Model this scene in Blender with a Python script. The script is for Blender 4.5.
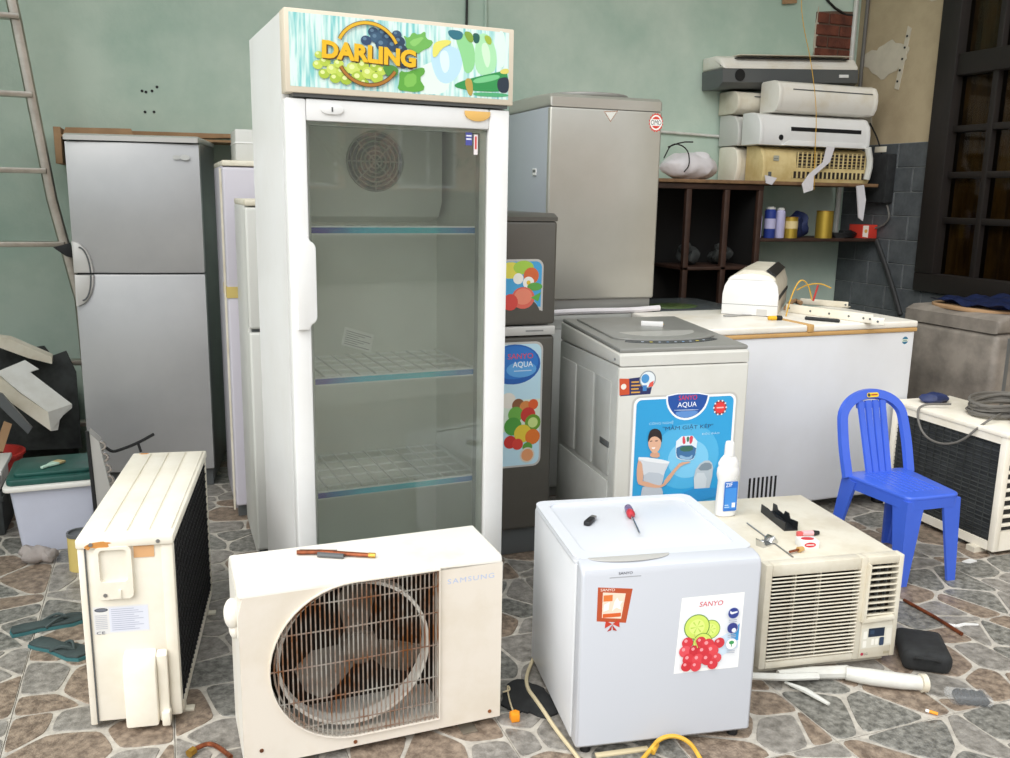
import bpy, bmesh, math, random
from mathutils import Vector, Matrix
random.seed(7)
scene = bpy.context.scene
COL = scene.collection
for o in list(bpy.data.objects): bpy.data.objects.remove(o)

# ------------------------------------------------------------------ camera
FPX, PITCH, ROLL, YAW = 899.34, 0.20143, 0.01808, 0.36374
CAM = Vector((0.438, -1.6426, 1.3641))
cp, sp = math.cos(PITCH), math.sin(PITCH)
FW = Vector((math.sin(YAW)*cp, math.cos(YAW)*cp, -sp))
RT0 = Vector((math.cos(YAW), -math.sin(YAW), 0)); UP0 = RT0.cross(FW)
RT = RT0*math.cos(ROLL) + UP0*math.sin(ROLL)
UP = -RT0*math.sin(ROLL) + UP0*math.cos(ROLL)
cam = bpy.data.cameras.new('camera'); camo = bpy.data.objects.new('camera', cam); COL.objects.link(camo)
cam.sensor_width = 36; cam.lens = FPX/1010*36; cam.clip_start = .02; cam.clip_end = 200
mw = Matrix((RT, UP, -FW)).transposed().to_4x4(); mw.translation = CAM
camo.matrix_world = mw
scene.camera = camo
def ray(x, y): return FW + RT*((x-505)/FPX) - UP*((y-379)/FPX)
def pz(x, y, z=0.0):
    d = ray(x, y); return CAM + d*((z-CAM.z)/d.z)
def py(x, y, Y):
    d = ray(x, y); return CAM + d*((Y-CAM.y)/d.y)
def px_(x, y, X):
    d = ray(x, y); return CAM + d*((X-CAM.x)/d.x)
def proj(p):
    v = Vector(p)-CAM; z = v.dot(FW)
    return (505+FPX*v.dot(RT)/z, 379-FPX*v.dot(UP)/z, z)

# ------------------------------------------------------------------ world, light, exposure
w = bpy.data.worlds.new('world'); scene.world = w; w.use_nodes = True
bg = w.node_tree.nodes['Background']; bg.inputs[0].default_value = (.90, .955, 1, 1); bg.inputs[1].default_value = 1.35
sun = bpy.data.lights.new('sun', 'SUN'); sun.energy = 2.9; sun.angle = math.radians(60); sun.color = (1, .97, .92)
suno = bpy.data.objects.new('sun', sun); COL.objects.link(suno)
suno.rotation_euler = Vector((.62, .48, -.78)).to_track_quat('-Z', 'Y').to_euler()
vs = scene.view_settings
vs.view_transform = 'Standard'; vs.look = 'None'; vs.exposure = 0.06; vs.gamma = 1; vs.use_curve_mapping = False

# ------------------------------------------------------------------ materials
def lin(c):
    if isinstance(c, str): c = tuple(int(c[i:i+2], 16) for i in (0, 2, 4))
    return tuple((v/255/12.92 if v/255 <= .04045 else ((v/255+.055)/1.055)**2.4) for v in c[:3]) + (1,)
MATS = {}
def M(name, col, rough=.5, metal=0, col2=None, amt=.5, scale=6, bump=0, bscale=40, stretch=None, alpha=None, trans=0, ior=1.45, emit=0, lo=.4, hi=.65, spec=None):
    m = bpy.data.materials.new(name); m.use_nodes = True; nt = m.node_tree; N = nt.nodes; L = nt.links
    b = N['Principled BSDF']; b.inputs['Base Color'].default_value = lin(col); b.inputs['Roughness'].default_value = rough
    b.inputs['Metallic'].default_value = metal
    if trans: b.inputs['Transmission Weight'].default_value = trans; b.inputs['IOR'].default_value = ior
    if alpha is not None: b.inputs['Alpha'].default_value = alpha
    if spec is not None: b.inputs['Specular IOR Level'].default_value = spec
    if emit: b.inputs['Emission Color'].default_value = lin(col); b.inputs['Emission Strength'].default_value = emit
    if col2 is not None or bump:
        tc = N.new('ShaderNodeTexCoord'); mp = N.new('ShaderNodeMapping'); L.new(tc.outputs['Object'], mp.inputs[0])
        if stretch: mp.inputs['Scale'].default_value = stretch
    if col2 is not None:
        nz = N.new('ShaderNodeTexNoise'); nz.inputs['Scale'].default_value = scale; nz.inputs['Detail'].default_value = 7; nz.inputs['Roughness'].default_value = .62
        L.new(mp.outputs[0], nz.inputs['Vector'])
        mr = N.new('ShaderNodeMapRange'); mr.inputs[1].default_value = lo; mr.inputs[2].default_value = hi; mr.inputs[4].default_value = amt
        L.new(nz.outputs[0], mr.inputs[0])
        mx = N.new('ShaderNodeMix'); mx.data_type = 'RGBA'; mx.inputs[6].default_value = lin(col); mx.inputs[7].default_value = lin(col2)
        L.new(mr.outputs[0], mx.inputs[0]); L.new(mx.outputs[2], b.inputs['Base Color'])
    if bump:
        n2 = N.new('ShaderNodeTexNoise'); n2.inputs['Scale'].default_value = bscale; n2.inputs['Detail'].default_value = 4
        L.new(mp.outputs[0], n2.inputs['Vector'])
        bp = N.new('ShaderNodeBump'); bp.inputs['Strength'].default_value = bump; bp.inputs['Distance'].default_value = .01
        L.new(n2.outputs[0], bp.inputs['Height']); L.new(bp.outputs[0], b.inputs['Normal'])
    MATS[name] = m
    return m
FLAT = {}
def F(hexc, rough=.45):
    k = hexc+str(rough)
    if k not in FLAT: FLAT[k] = M('print_'+hexc, hexc, rough).name; MATS[k] = MATS['print_'+hexc]
    return k
M('green_wall', 'c6d6c8', .8, col2='a9c2b3', amt=.9, scale=1.6, bump=.08, bscale=60)
M('beige_wall', 'b5a486', .85, col2='9d8c70', amt=.7, scale=3, bump=.15, bscale=90)
M('plaster_patch', 'c8bfad', .9, col2='b5ad9c', amt=.6, scale=9)
M('ceiling', 'd8d8d0', .9)
M('grey_tile', '585c5f', .55, col2='3b3f42', amt=.9, scale=7, bump=.25, bscale=60)
M('tile_grout', '8b8e8d', .9)
M('floor_grout', 'bfb9ae', .7, col2='98928a', amt=.8, scale=30)
M('stone_grey', 'a09b94', .4, col2='625e58', amt=1, scale=30, bump=.3, bscale=150, lo=.33, hi=.68)
M('stone_taupe', '9c8b7a', .4, col2='67594d', amt=1, scale=38, bump=.3, bscale=150, lo=.36, hi=.62)
M('stone_slate', '918f88', .4, col2='55544f', amt=1, scale=44, bump=.3, bscale=150, lo=.36, hi=.62)
M('pavement', 'b7b3aa', .9, col2='98948c', amt=.8, scale=3)
M('white', 'e9e9e8', .32, col2='dcdad5', amt=.4, scale=4)
M('white_cool', 'd6d9df', .3)
M('white_enamel', 'dcdee2', .28, col2='d2d3d4', amt=.5, scale=3)
M('white_aged', 'ebe7de', .4, col2='d6c9ab', amt=.55, scale=5, lo=.5, hi=.75)
M('cream', 'eee8da', .42, col2='ddd4be', amt=.5, scale=6)
M('cream_dark', 'dcd6c6', .5, col2='c2b79f', amt=.6, scale=8)
M('yellowed', 'd8c48f', .5, col2='bfa569', amt=.7, scale=10)
M('rust', '9a5a2c', .8, col2='5d351c', amt=1, scale=30)
M('rust_spot', 'c98a45', .8)
M('rusty_wire', 'b8b3aa', .45, .4, col2='8a5730', amt=1, scale=9, lo=.42, hi=.6)
M('silver', 'b4b4b4', .33, .35, col2='a5a5a6', amt=.6, scale=2)
M('silver_light', 'c6c4c0', .35, .2)
M('silver_washer', 'b5b3ab', .3, .45, col2='a7a59c', amt=.5, scale=3)
M('side_blue_grey', 'aab0b8', .4, .1)
M('washer_white', 'd2d1cb', .35, col2='c5c3ba', amt=.5, scale=4)
M('washer_side', 'bcbdb9', .45, col2='a9a9a3', amt=.6, scale=5)
M('washer_top', '8f8f8b', .35, .1, col2='83837e', amt=.5, scale=6)
M('lid_pale', 'aeada8', .3)
M('panel_dark', '5a5d5e', .3)
M('control_dark', '3b4044', .25)
M('wood_tan', 'c9a066', .6, col2='b58c55', amt=.5, scale=12)
M('brown_grey', '5f5c56', .35, .3, col2='53504b', amt=.5, scale=4)
M('dirty_washer', '8c847b', .6, .1, col2='615b55', amt=.9, scale=5, bump=.1, bscale=30)
M('aluminium', 'b9b3a8', .35, .85, col2='8d877c', amt=.6, scale=9)
M('steel', 'a5a5a5', .3, .9)
M('chrome', 'd0d0d0', .15, 1)
M('copper', '9a5636', .4, .7, col2='5c3222', amt=.8, scale=30)
M('brass', 'b08a3e', .35, .8)
M('black', '17181a', .5)
M('black_matte', '1a1b1c', .85, col2='2c2e2f', amt=.6, scale=20)
M('coil', '2a2d2f', .6, .3, col2='4a4d4e', amt=.7, scale=30, stretch=(1, .2, 4))
M('dark_inside', '1f1b18', .8, col2='3d2b1c', amt=.8, scale=12)
M('fan_blade', '6e665c', .5, col2='3b342d', amt=.8, scale=10)
M('dark_wood', '19110d', .6, col2='0f0a08', amt=.8, scale=8, stretch=(8, 8, 1))
M('cabinet_wood', '402a20', .55, col2='2a1a13', amt=.8, scale=10)
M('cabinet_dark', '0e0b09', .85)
M('shelf_board', '8a6a4a', .7, col2='5e4630', amt=.8, scale=14)
M('cardboard', 'a98764', .85, col2='8a6b4c', amt=.7, scale=5)
M('tape_brown', 'd9a877', .6)
M('tape_yellow', 'c9b36a', .6)
M('brick', '74402f', .85, col2='4c2a20', amt=.9, scale=12, bump=.4, bscale=60)
M('mortar', '6d5a4d', .95)
M('pvc_white', 'd8d8d2', .45, col2='bdb9ae', amt=.5, scale=9)
M('cable_black', '1c1c1d', .5)
M('cable_grey', '66635e', .6)
M('cable_cream', 'cdbf9d', .55)
M('cable_yellow', 'd9a93a', .55)
M('orange', 'f0961e', .45)
M('blue_plastic', '3f63cf', .3, col2='3557bd', amt=.4, scale=5)
M('bucket_body', 'c6cada', .45, col2='b9bccb', amt=.4, scale=5)
M('bucket_rim', 'dedcd6', .45)
M('bucket_lid', '20544c', .4, col2='163c38', amt=.7, scale=9)
M('red_plastic', 'b3322c', .45)
M('rubber_slipper', '3d4a4a', .7, col2='2b3536', amt=.6, scale=20)
M('slipper_teal', '35686c', .6)
M('rag', '9a928e', .95, bump=.6, bscale=40)
M('bag_white', 'd9d5d8', .5, bump=.5, bscale=25)
M('dark_blue', '1d2b57', .6, col2='131c3a', amt=.7, scale=15, bump=.4, bscale=25)
M('gold_tin', 'b99c3e', .35, .6)
M('can_blue', '2c3f8c', .35)
M('can_lilac', 'b9b6d6', .4)
M('red_box', 'c93a2c', .5)
M('curtain', '75603a', .85, col2='3d2f1b', amt=1, scale=5, stretch=(3, 3, .6))
M('interior', 'e8ebe2', .5, col2='d3d6cb', amt=.5, scale=3)
M('interior_dark', 'a3a69c', .5)
M('wire_white', 'eef0ec', .4)
M('front_aged', 'e6ddd0', .4, col2='d0c2a8', amt=.6, scale=4, lo=.45, hi=.75)
M('price_cyan', '3fa9b5', .3, col2='4a3f86', amt=.9, scale=4, stretch=(1, 1, 1))
M('gasket', 'b9bcb4', .5)
M('beige_trim', 'd9cdb9', .45)
M('lid_dark', '4c5154', .25)
M('lid_green', '55683f', .2)
M('leaf', '4b7a35', .6, col2='2f5522', amt=.8, scale=3)
M('bark', '5a4636', .9)
M('peach_wall', 'd9a888', .9)
M('plastic_clear', 'eef1f3', .12, alpha=.14)
M('purple_handle', '8f7fa8', .2, trans=.5)
def glass_mat(name, tint, refl_rough=.0, veil=.0, ior=1.7):
    m = bpy.data.materials.new(name); m.use_nodes = True; nt = m.node_tree; N = nt.nodes; L = nt.links
    N.remove(N['Principled BSDF'])
    tr = N.new('ShaderNodeBsdfTransparent'); tr.inputs[0].default_value = lin(tint)
    gl = N.new('ShaderNodeBsdfGlossy'); gl.inputs['Roughness'].default_value = refl_rough
    fr = N.new('ShaderNodeFresnel'); fr.inputs[0].default_value = ior
    mx = N.new('ShaderNodeMixShader'); L.new(fr.outputs[0], mx.inputs[0]); L.new(gl.outputs[0], mx.inputs[2])
    df = N.new('ShaderNodeBsdfDiffuse'); df.inputs[0].default_value = lin('d9dad2'); ms = N.new('ShaderNodeMixShader'); ms.inputs[0].default_value = veil
    L.new(tr.outputs[0], ms.inputs[1]); L.new(df.outputs[0], ms.inputs[2]); L.new(ms.outputs[0], mx.inputs[1])
    L.new(mx.outputs[0], N['Material Output'].inputs[0]); MATS[name] = m
glass_mat('door_glass', 'fafdfa', veil=.06, ior=1.5)  # pale diffuse haze mixed into the glass to brighten the dim interior behind
def header_art():
    m = M('header_art', 'c4e6e2', .25); nt = m.node_tree; N = nt.nodes; L = nt.links
    tc = N.new('ShaderNodeTexCoord'); mp = N.new('ShaderNodeMapping'); mp.inputs['Scale'].default_value = (30, 1, 2.5)
    L.new(tc.outputs['Object'], mp.inputs[0]); nz = N.new('ShaderNodeTexNoise'); nz.inputs['Scale'].default_value = 3; nz.inputs['Detail'].default_value = 6
    L.new(mp.outputs[0], nz.inputs[0]); cr = N.new('ShaderNodeValToRGB'); L.new(nz.outputs[0], cr.inputs[0])
    e = cr.color_ramp.elements; e[0].position = .36; e[0].color = lin('7fc8c8'); e[1].position = .56; e[1].color = lin('dcf1ea')
    L.new(cr.outputs[0], N['Principled BSDF'].inputs['Base Color'])
header_art()
def strip_art():
    m = MATS['price_cyan']; nt = m.node_tree; N = nt.nodes; L = nt.links; b = N['Principled BSDF']
    tc = N.new('ShaderNodeTexCoord'); sx = N.new('ShaderNodeSeparateXYZ'); L.new(tc.outputs['Object'], sx.inputs[0])
    oi = N.new('ShaderNodeObjectInfo'); ma = N.new('ShaderNodeMath'); ma.operation = 'ADD'; 
    nz = N.new('ShaderNodeTexNoise'); nz.inputs['Scale'].default_value = 14; L.new(tc.outputs['Object'], nz.inputs[0])
    mu = N.new('ShaderNodeMath'); mu.operation = 'MULTIPLY_ADD'; L.new(sx.outputs[0], mu.inputs[0]); mu.inputs[1].default_value = 1.9; mu.inputs[2].default_value = .5
    m2 = N.new('ShaderNodeMath'); m2.operation = 'MULTIPLY_ADD'; L.new(nz.outputs[0], m2.inputs[0]); m2.inputs[1].default_value = .25; L.new(mu.outputs[0], m2.inputs[2])
    cr = N.new('ShaderNodeValToRGB'); L.new(m2.outputs[0], cr.inputs[0]); e = cr.color_ramp.elements
    e[0].position = .2; e[0].color = lin('2f2c94'); e[1].position = .42; e[1].color = lin('2cb6d0')
    x = e.new(.8); x.color = lin('35bcc6'); x = e.new(1.); x.color = lin('3f7fb8')
    L.new(cr.outputs[0], b.inputs['Base Color'])
strip_art()

# ------------------------------------------------------------------ mesh helpers
def arc(cx, cy, r, a0, a1, n=12, ry=None):
    ry = r if ry is None else ry
    return [(cx+r*math.cos(math.radians(a0+(a1-a0)*i/n)), cy+ry*math.sin(math.radians(a0+(a1-a0)*i/n))) for i in range(n+1)]
def rrect(x0, x1, y0, y1, r, n=4):
    return arc(x1-r, y1-r, r, 0, 90, n)+arc(x0+r, y1-r, r, 90, 180, n)+arc(x0+r, y0+r, r, 180, 270, n)+arc(x1-r, y0+r, r, 270, 360, n)
class G:
    def __init__(s, mat='white'):
        s.bm = bmesh.new(); s.mats = []; s.m(mat)
    def m(s, mat):
        if mat not in s.mats: s.mats.append(mat)
        s.mi = s.mats.index(mat); return s
    def merge(s, t, mx=None):
        if mx is not None: bmesh.ops.transform(t, matrix=mx, verts=t.verts)
        for f in t.faces: f.material_index = s.mi
        me = bpy.data.meshes.new('t'); t.to_mesh(me); t.free(); s.bm.from_mesh(me); bpy.data.meshes.remove(me); return s
    def box(s, x0, x1, y0, y1, z0, z1, bev=0, seg=2, mx=None):
        t = bmesh.new(); bmesh.ops.create_cube(t, size=1)
        for v in t.verts: v.co = Vector((x0+(v.co.x+.5)*(x1-x0), y0+(v.co.y+.5)*(y1-y0), z0+(v.co.z+.5)*(z1-z0)))
        if bev: bmesh.ops.bevel(t, geom=t.edges[:], offset=bev, segments=seg, affect='EDGES', profile=.5)
        return s.merge(t, mx)
    def prism(s, pts, ax, a0, a1, bev=0, seg=2, mx=None, holes=None):
        t = bmesh.new()
        def P(p, a): return {'x': (a, p[0], p[1]), 'y': (p[0], a, p[1]), 'z': (p[0], p[1], a)}[ax]
        A = [t.verts.new(P(p, a0)) for p in pts]; Bv = [t.verts.new(P(p, a1)) for p in pts]; n = len(pts)
        t.faces.new(A); t.faces.new(Bv[::-1])
        for i in range(n): t.faces.new((A[i], Bv[i], Bv[(i+1) % n], A[(i+1) % n]))
        bmesh.ops.recalc_face_normals(t, faces=t.faces[:])
        if bev:
            es = [e for e in t.edges if (e.verts[0] in A) == (e.verts[1] in A)]
            bmesh.ops.bevel(t, geom=es, offset=bev, segments=seg, affect='EDGES', profile=.5)
        return s.merge(t, mx)
    def ring(s, outer, inner, ax, a0, a1, mx=None):
        """plate with a hole; outer and inner loops have the same number of points"""
        t = bmesh.new()
        def P(p, a): return {'x': (a, p[0], p[1]), 'y': (p[0], a, p[1]), 'z': (p[0], p[1], a)}[ax]
        L = [[t.verts.new(P(p, a)) for p in q] for q in (outer, inner) for a in (a0, a1)]
        n = len(outer)
        for i in range(n):
            j = (i+1) % n
            for a, b in ((0, 1), (1, 3), (3, 2), (2, 0)):
                t.faces.new((L[a][i], L[a][j], L[b][j], L[b][i]))
        bmesh.ops.recalc_face_normals(t, faces=t.faces[:])
        return s.merge(t, mx)
    def cyl(s, p0, p1, r0, r1=None, n=16, bev=0):
        p0 = Vector(p0); p1 = Vector(p1); r1 = r0 if r1 is None else r1; d = p1-p0
        t = bmesh.new(); bmesh.ops.create_cone(t, cap_ends=True, segments=n, radius1=r0, radius2=r1, depth=d.length)
        if bev:
            es = [e for e in t.edges if abs(e.verts[0].co.z-e.verts[1].co.z) < 1e-6]
            bmesh.ops.bevel(t, geom=es, offset=bev, segments=2, affect='EDGES')
        q = Vector((0, 0, 1)).rotation_difference(d.normalized()).to_matrix().to_4x4()
        return s.merge(t, Matrix.Translation((p0+p1)/2) @ q)
    def sphere(s, c, r, sc=(1, 1, 1), u=14, v=9, mx=None):
        t = bmesh.new(); bmesh.ops.create_uvsphere(t, u_segments=u, v_segments=v, radius=r)
        for vv in t.verts: vv.co = Vector((vv.co.x*sc[0]+c[0], vv.co.y*sc[1]+c[1], vv.co.z*sc[2]+c[2]))
        return s.merge(t, mx)
    def lathe(s, prof, c=(0, 0, 0), n=20, sq=1.0, mx=None):
        t = bmesh.new(); R = []
        for r, z in prof: R.append([t.verts.new((c[0]+r*math.cos(2*math.pi*i/n), c[1]+sq*r*math.sin(2*math.pi*i/n), c[2]+z)) for i in range(n)])
        for a, b in zip(R, R[1:]):
            for i in range(n): t.faces.new((a[i], a[(i+1) % n], b[(i+1) % n], b[i]))
        t.faces.new(R[0][::-1]); t.faces.new(R[-1])
        bmesh.ops.recalc_face_normals(t, faces=t.faces[:])
        return s.merge(t, mx)
    def tube(s, pts, r, n=6, closed=False, rb=None, nrm=None, rs=None, smooth=0):
        pts = [Vector(p) for p in pts]
        for _ in range(smooth):
            q = []; m = len(pts)
            for i in range(m if closed else m-1):
                a, b = pts[i], pts[(i+1) % m]; q += [a*.75+b*.25, a*.25+b*.75]
            pts = q if closed else [pts[0]]+q+[pts[-1]]
        t = bmesh.new(); R = []; m = len(pts); prev = None
        for i, p in enumerate(pts):
            a = pts[i-1] if (i or closed) else p; b = pts[(i+1) % m] if (i < m-1 or closed) else p
            d = (b-a).normalized()
            if nrm is not None: u = Vector(nrm); u = (u-d*u.dot(d)).normalized()
            else:
                if prev is None: prev = Vector((0, 0, 1)) if abs(d.z) < .9 else Vector((1, 0, 0))
                u = (prev-d*prev.dot(d)).normalized(); prev = u
            v = d.cross(u); k = rs[i]/r if rs else 1
            R.append([t.verts.new(p+u*(rb or r)*k*math.cos(2*math.pi*j/n)+v*r*k*math.sin(2*math.pi*j/n)) for j in range(n)])
        for i in range(m if closed else m-1):
            a, b = R[i], R[(i+1) % m]
            for j in range(n): t.faces.new((a[j], a[(j+1) % n], b[(j+1) % n], b[j]))
        if not closed: t.faces.new(R[0][::-1]); t.faces.new(R[-1])
        bmesh.ops.recalc_face_normals(t, faces=t.faces[:])
        return s.merge(t)
    def poly(s, pts):
        vs_ = [s.bm.verts.new(p) for p in pts]; f = s.bm.faces.new(vs_); f.material_index = s.mi; return s
    def build(s, name, parent=None, loc=None, rot=None, smooth=True, angle=35):
        me = bpy.data.meshes.new(name); s.bm.to_mesh(me); s.bm.free()
        for mt in s.mats: me.materials.append(MATS[mt])
        if smooth:
            for p in me.polygons: p.use_smooth = True
            me.set_sharp_from_angle(angle=math.radians(angle))
        o = bpy.data.objects.new(name, me); COL.objects.link(o)
        if parent is not None: o.parent = parent
        if loc is not None: o.location = loc
        if rot is not None: o.rotation_euler = rot
        return o
def text_bm(txt, font_bold=False, spacing=None):
    cu = bpy.data.curves.new('txt', 'FONT'); cu.body = txt; cu.fill_mode = 'FRONT' if False else 'BOTH'; cu.resolution_u = 3
    if font_bold and 'M' not in txt: cu.offset = .004 if font_bold is True else font_bold
    if spacing: cu.space_character = spacing
    ob = bpy.data.objects.new('txt', cu); COL.objects.link(ob)
    dg = bpy.context.evaluated_depsgraph_get(); me = bpy.data.meshes.new_from_object(ob.evaluated_get(dg))
    t = bmesh.new(); t.from_mesh(me); bpy.data.objects.remove(ob); bpy.data.curves.remove(cu); bpy.data.meshes.remove(me)
    return t
class Pr(G):
    """flat print in the local x-z plane facing -y, layered outwards"""
    def __init__(s, mat, y0=0., step=.00007):
        super().__init__(mat); s.y = y0; s.step = step
    def p(s, pts, mat=None):
        if mat: s.m(mat)
        s.y -= s.step
        a = sum(p[0]*q[1]-q[0]*p[1] for p, q in zip(pts, pts[1:]+pts[:1]))
        if a < 0: pts = pts[::-1]
        return s.poly([(x, s.y, z) for x, z in pts])
    def rect(s, x0, x1, z0, z1, mat=None, r=0): return s.p(rrect(x0, x1, z0, z1, r) if r else [(x0, z0), (x1, z0), (x1, z1), (x0, z1)], mat)
    def disc(s, x, z, r, mat=None, rz=None, n=18, rot=0):
        c, d = math.cos(rot), math.sin(rot); rz = rz or r
        return s.p([(x+r*math.cos(2*math.pi*i/n)*c-rz*math.sin(2*math.pi*i/n)*d, z+r*math.cos(2*math.pi*i/n)*d+rz*math.sin(2*math.pi*i/n)*c) for i in range(n)], mat)
    def band(s, pts, wd, mat=None):
        L, R = [], []
        for i, p in enumerate(pts):
            a = Vector(pts[max(i-1, 0)]); b = Vector(pts[min(i+1, len(pts)-1)]); d = (b-a).normalized(); nrm = Vector((-d.y, d.x))*wd/2
            L.append((p[0]+nrm.x, p[1]+nrm.y)); R.append((p[0]-nrm.x, p[1]-nrm.y))
        return s.p(L+R[::-1], mat)
    def text(s, txt, x0, x1, z0, z1, mat=None, bold=False, shear=0, rot=0, spacing=None):
        if mat: s.m(mat)
        s.y -= s.step
        t = text_bm(txt, bold, spacing)
        if not t.verts: t.free(); return s
        xs = [v.co.x for v in t.verts]; ys = [v.co.y for v in t.verts]; a, b, c, d = min(xs), max(xs), min(ys), max(ys)
        cx, cz = (x0+x1)/2, (z0+z1)/2
        for v in t.verts:
            u = (v.co.x-a)/(b-a); q = (v.co.y-c)/(d-c)
            X = x0+u*(x1-x0)+shear*(q-.5)*(z1-z0)-cx; Z = z0+q*(z1-z0)-cz
            v.co = Vector((cx+X*math.cos(rot)-Z*math.sin(rot), s.y, cz+X*math.sin(rot)+Z*math.cos(rot)))
        for f in t.faces:
            f.normal_update()
            if f.normal.y > 0: f.normal_flip()
        return s.merge(t)
def tag(o, label, cat, group=None):
    o['label'] = label; o['category'] = cat
    if group: o['group'] = group
    return o
def thing(name, label, cat, loc=(0, 0, 0), rz=0, group=None, rot=None):
    o = bpy.data.objects.new(name, None); COL.objects.link(o); o.empty_display_size = .05
    o.location = loc; o.rotation_euler = rot if rot else (0, 0, rz)
    return tag(o, label, cat, group)
def struct(o): o['kind'] = 'structure'; return o
def copy_tree(o, parent=None):
    c = o.copy(); COL.objects.link(c)
    if parent is not None: c.parent = parent
    for ch in [x for x in COL.objects if x.parent == o]: copy_tree(ch, c)
    return c

# ------------------------------------------------------------------ the room
YB, XR, XL = 3.36, 4.77, -1.35
wb = struct(G('green_wall').box(XL-.15, XR+.15, YB, YB+.15, -.1, 4.0).build('wall_back', smooth=False))
wr = struct(G('beige_wall').box(XR, XR+.15, 2.63, YB, -.1, 4.0).box(XR, XR+.15, -.9, 2.63, -.1, .84).box(XR, XR+.15, -.9, .9, .84, 4.0).box(XR, XR+.15, .9, 2.63, 2.95, 4.0).build('wall_right', smooth=False))
struct(G('green_wall').box(XL-.15, XL, 1.0, YB, -.1, 4.0).build('wall_left', smooth=False))
struct(G('ceiling').box(XL-.15, XR+.15, 1.3, YB+.15, 4.0, 4.12).build('ceiling', smooth=False))
struct(G('pavement').box(-14, 16, -14, YB+.15, -.2, -.1).build('ground', smooth=False))

# floor: tiles of 0.4 m, each moulded with irregular stones
T = .4
def clip(poly, a, b, c):
    out = []
    for i in range(len(poly)):
        p, q = poly[i], poly[(i+1) % len(poly)]; dp = a*p[0]+b*p[1]-c; dq = a*q[0]+b*q[1]-c
        if dp <= 0: out.append(p)
        if (dp < 0 < dq) or (dq < 0 < dp):
            t = dp/(dp-dq); out.append((p[0]+(q[0]-p[0])*t, p[1]+(q[1]-p[1])*t))
    return out
def variant(seed):
    rn = random.Random(seed); pts = []
    tries = 0
    while len(pts) < 8 and tries < 4000:
        tries += 1; p = (rn.uniform(-.2, .2), rn.uniform(-.2, .2))
        if all(math.hypot(p[0]-q[0], p[1]-q[1]) > (.12 if rn.random() < .75 else .05) for q in pts): pts.append(p)
    out = []
    for i, p in enumerate(pts):
        g = .0042; h = T/2-.0025; poly = [(-h, -h), (h, -h), (h, h), (-h, h)]
        for j, q in enumerate(pts):
            if i == j or not poly: continue
            dx, dy = q[0]-p[0], q[1]-p[1]; d = math.hypot(dx, dy); a, b = dx/d, dy/d
            poly = clip(poly, a, b, a*(p[0]+q[0])/2+b*(p[1]+q[1])/2-g)
        if len(poly) < 3: continue
        for k in range(2):
            q2 = []
            for u in range(len(poly)):
                A, Bp = poly[u], poly[(u+1) % len(poly)]; t = .13 if k == 0 else .25
                q2 += [(A[0]*(1-t)+Bp[0]*t, A[1]*(1-t)+Bp[1]*t), (A[0]*t+Bp[0]*(1-t), A[1]*t+Bp[1]*(1-t))]
            poly = q2
        # drop nearly coincident points
        q2 = [poly[0]]
        for v in poly[1:]:
            if math.hypot(v[0]-q2[-1][0], v[1]-q2[-1][1]) > .006: q2.append(v)
        if math.hypot(q2[0][0]-q2[-1][0], q2[0][1]-q2[-1][1]) < .006: q2.pop()
        cx = sum(v[0] for v in q2)/len(q2); cy = sum(v[1] for v in q2)/len(q2)
        out.append((q2, (cx, cy), rn.choice(['stone_grey', 'stone_taupe', 'stone_slate', 'stone_grey', 'stone_taupe'])))
    return out
VAR = [variant(s) for s in (3, 11, 24, 37, 52)]
def stone_geo(g, poly, c, ox=0, oy=0, rk=0):
    n = len(poly)
    def R(p):
        x, y = p
        for _ in range(rk): x, y = -y, x
        return x+ox, y+oy
    lo = [g.bm.verts.new((*R(p), -.0045)) for p in poly]
    hi = [g.bm.verts.new((*R((c[0]+(p[0]-c[0])*.965, c[1]+(p[1]-c[1])*.965)), 0)) for p in poly]
    for i in range(n):
        f = g.bm.faces.new((lo[i], lo[(i+1) % n], hi[(i+1) % n], hi[i])); f.material_index = g.mi
    f = g.bm.faces.new(hi); f.material_index = g.mi
STONE = []
for vi, vv in enumerate(VAR):
    lst = []
    for poly, c, mt in vv:
        g = G(mt); stone_geo(g, poly, c); me = bpy.data.meshes.new('stone'); g.bm.to_mesh(me); g.bm.free(); me.materials.append(MATS[mt]); lst.append((me, c))
    STONE.append(lst)
floor = struct(G('floor_grout').box(XL, XR, -2.4, YB, -.1, -.012).build('floor', smooth=False))
tile_me = None
tiles = []
for i in range(-4, 12):
    for j in range(-6, 9):
        x0, y0 = i*T, j*T
        if x0 < XL-.3 or x0 >= XR: continue
        c = (x0+T/2, y0+T/2)
        p = proj((c[0], c[1], 0)); vis = p[2] > .1 and -60 < p[0] < 1070 and p[1] < 830
        tiles.append((0 if vis else 1, (Vector((c[0], c[1], 0))-CAM).length, i, j))
tiles.sort()
rest = G('stone_grey'); count = 0
gt = G('floor_grout').box(-T/2+.001, T/2-.001, -T/2+.001, T/2-.001, -.0115, -.0025)
first = gt.build('tile', floor, smooth=False); used = False
for vis, d, i, j in tiles:
    c = (i*T+T/2, j*T+T/2)
    rn = random.Random(i*131+j*17+5); vi = rn.randrange(5); rk = rn.randrange(4)
    if not used: t = first; used = True
    else: t = first.copy(); COL.objects.link(t); t.parent = floor
    t.location = (c[0], c[1], 0); t.rotation_euler = (0, 0, rk*math.pi/2)
    if vis == 0 and count + len(STONE[vi]) <= 300:
        for me, sc in STONE[vi]:
            s_ = bpy.data.objects.new('stone', me); COL.objects.link(s_); s_.parent = t; count += 1
    else:
        for poly, sc, mt in VAR[vi]:
            rest.m(mt); stone_geo(rest, poly, sc, c[0], c[1], rk)
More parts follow.
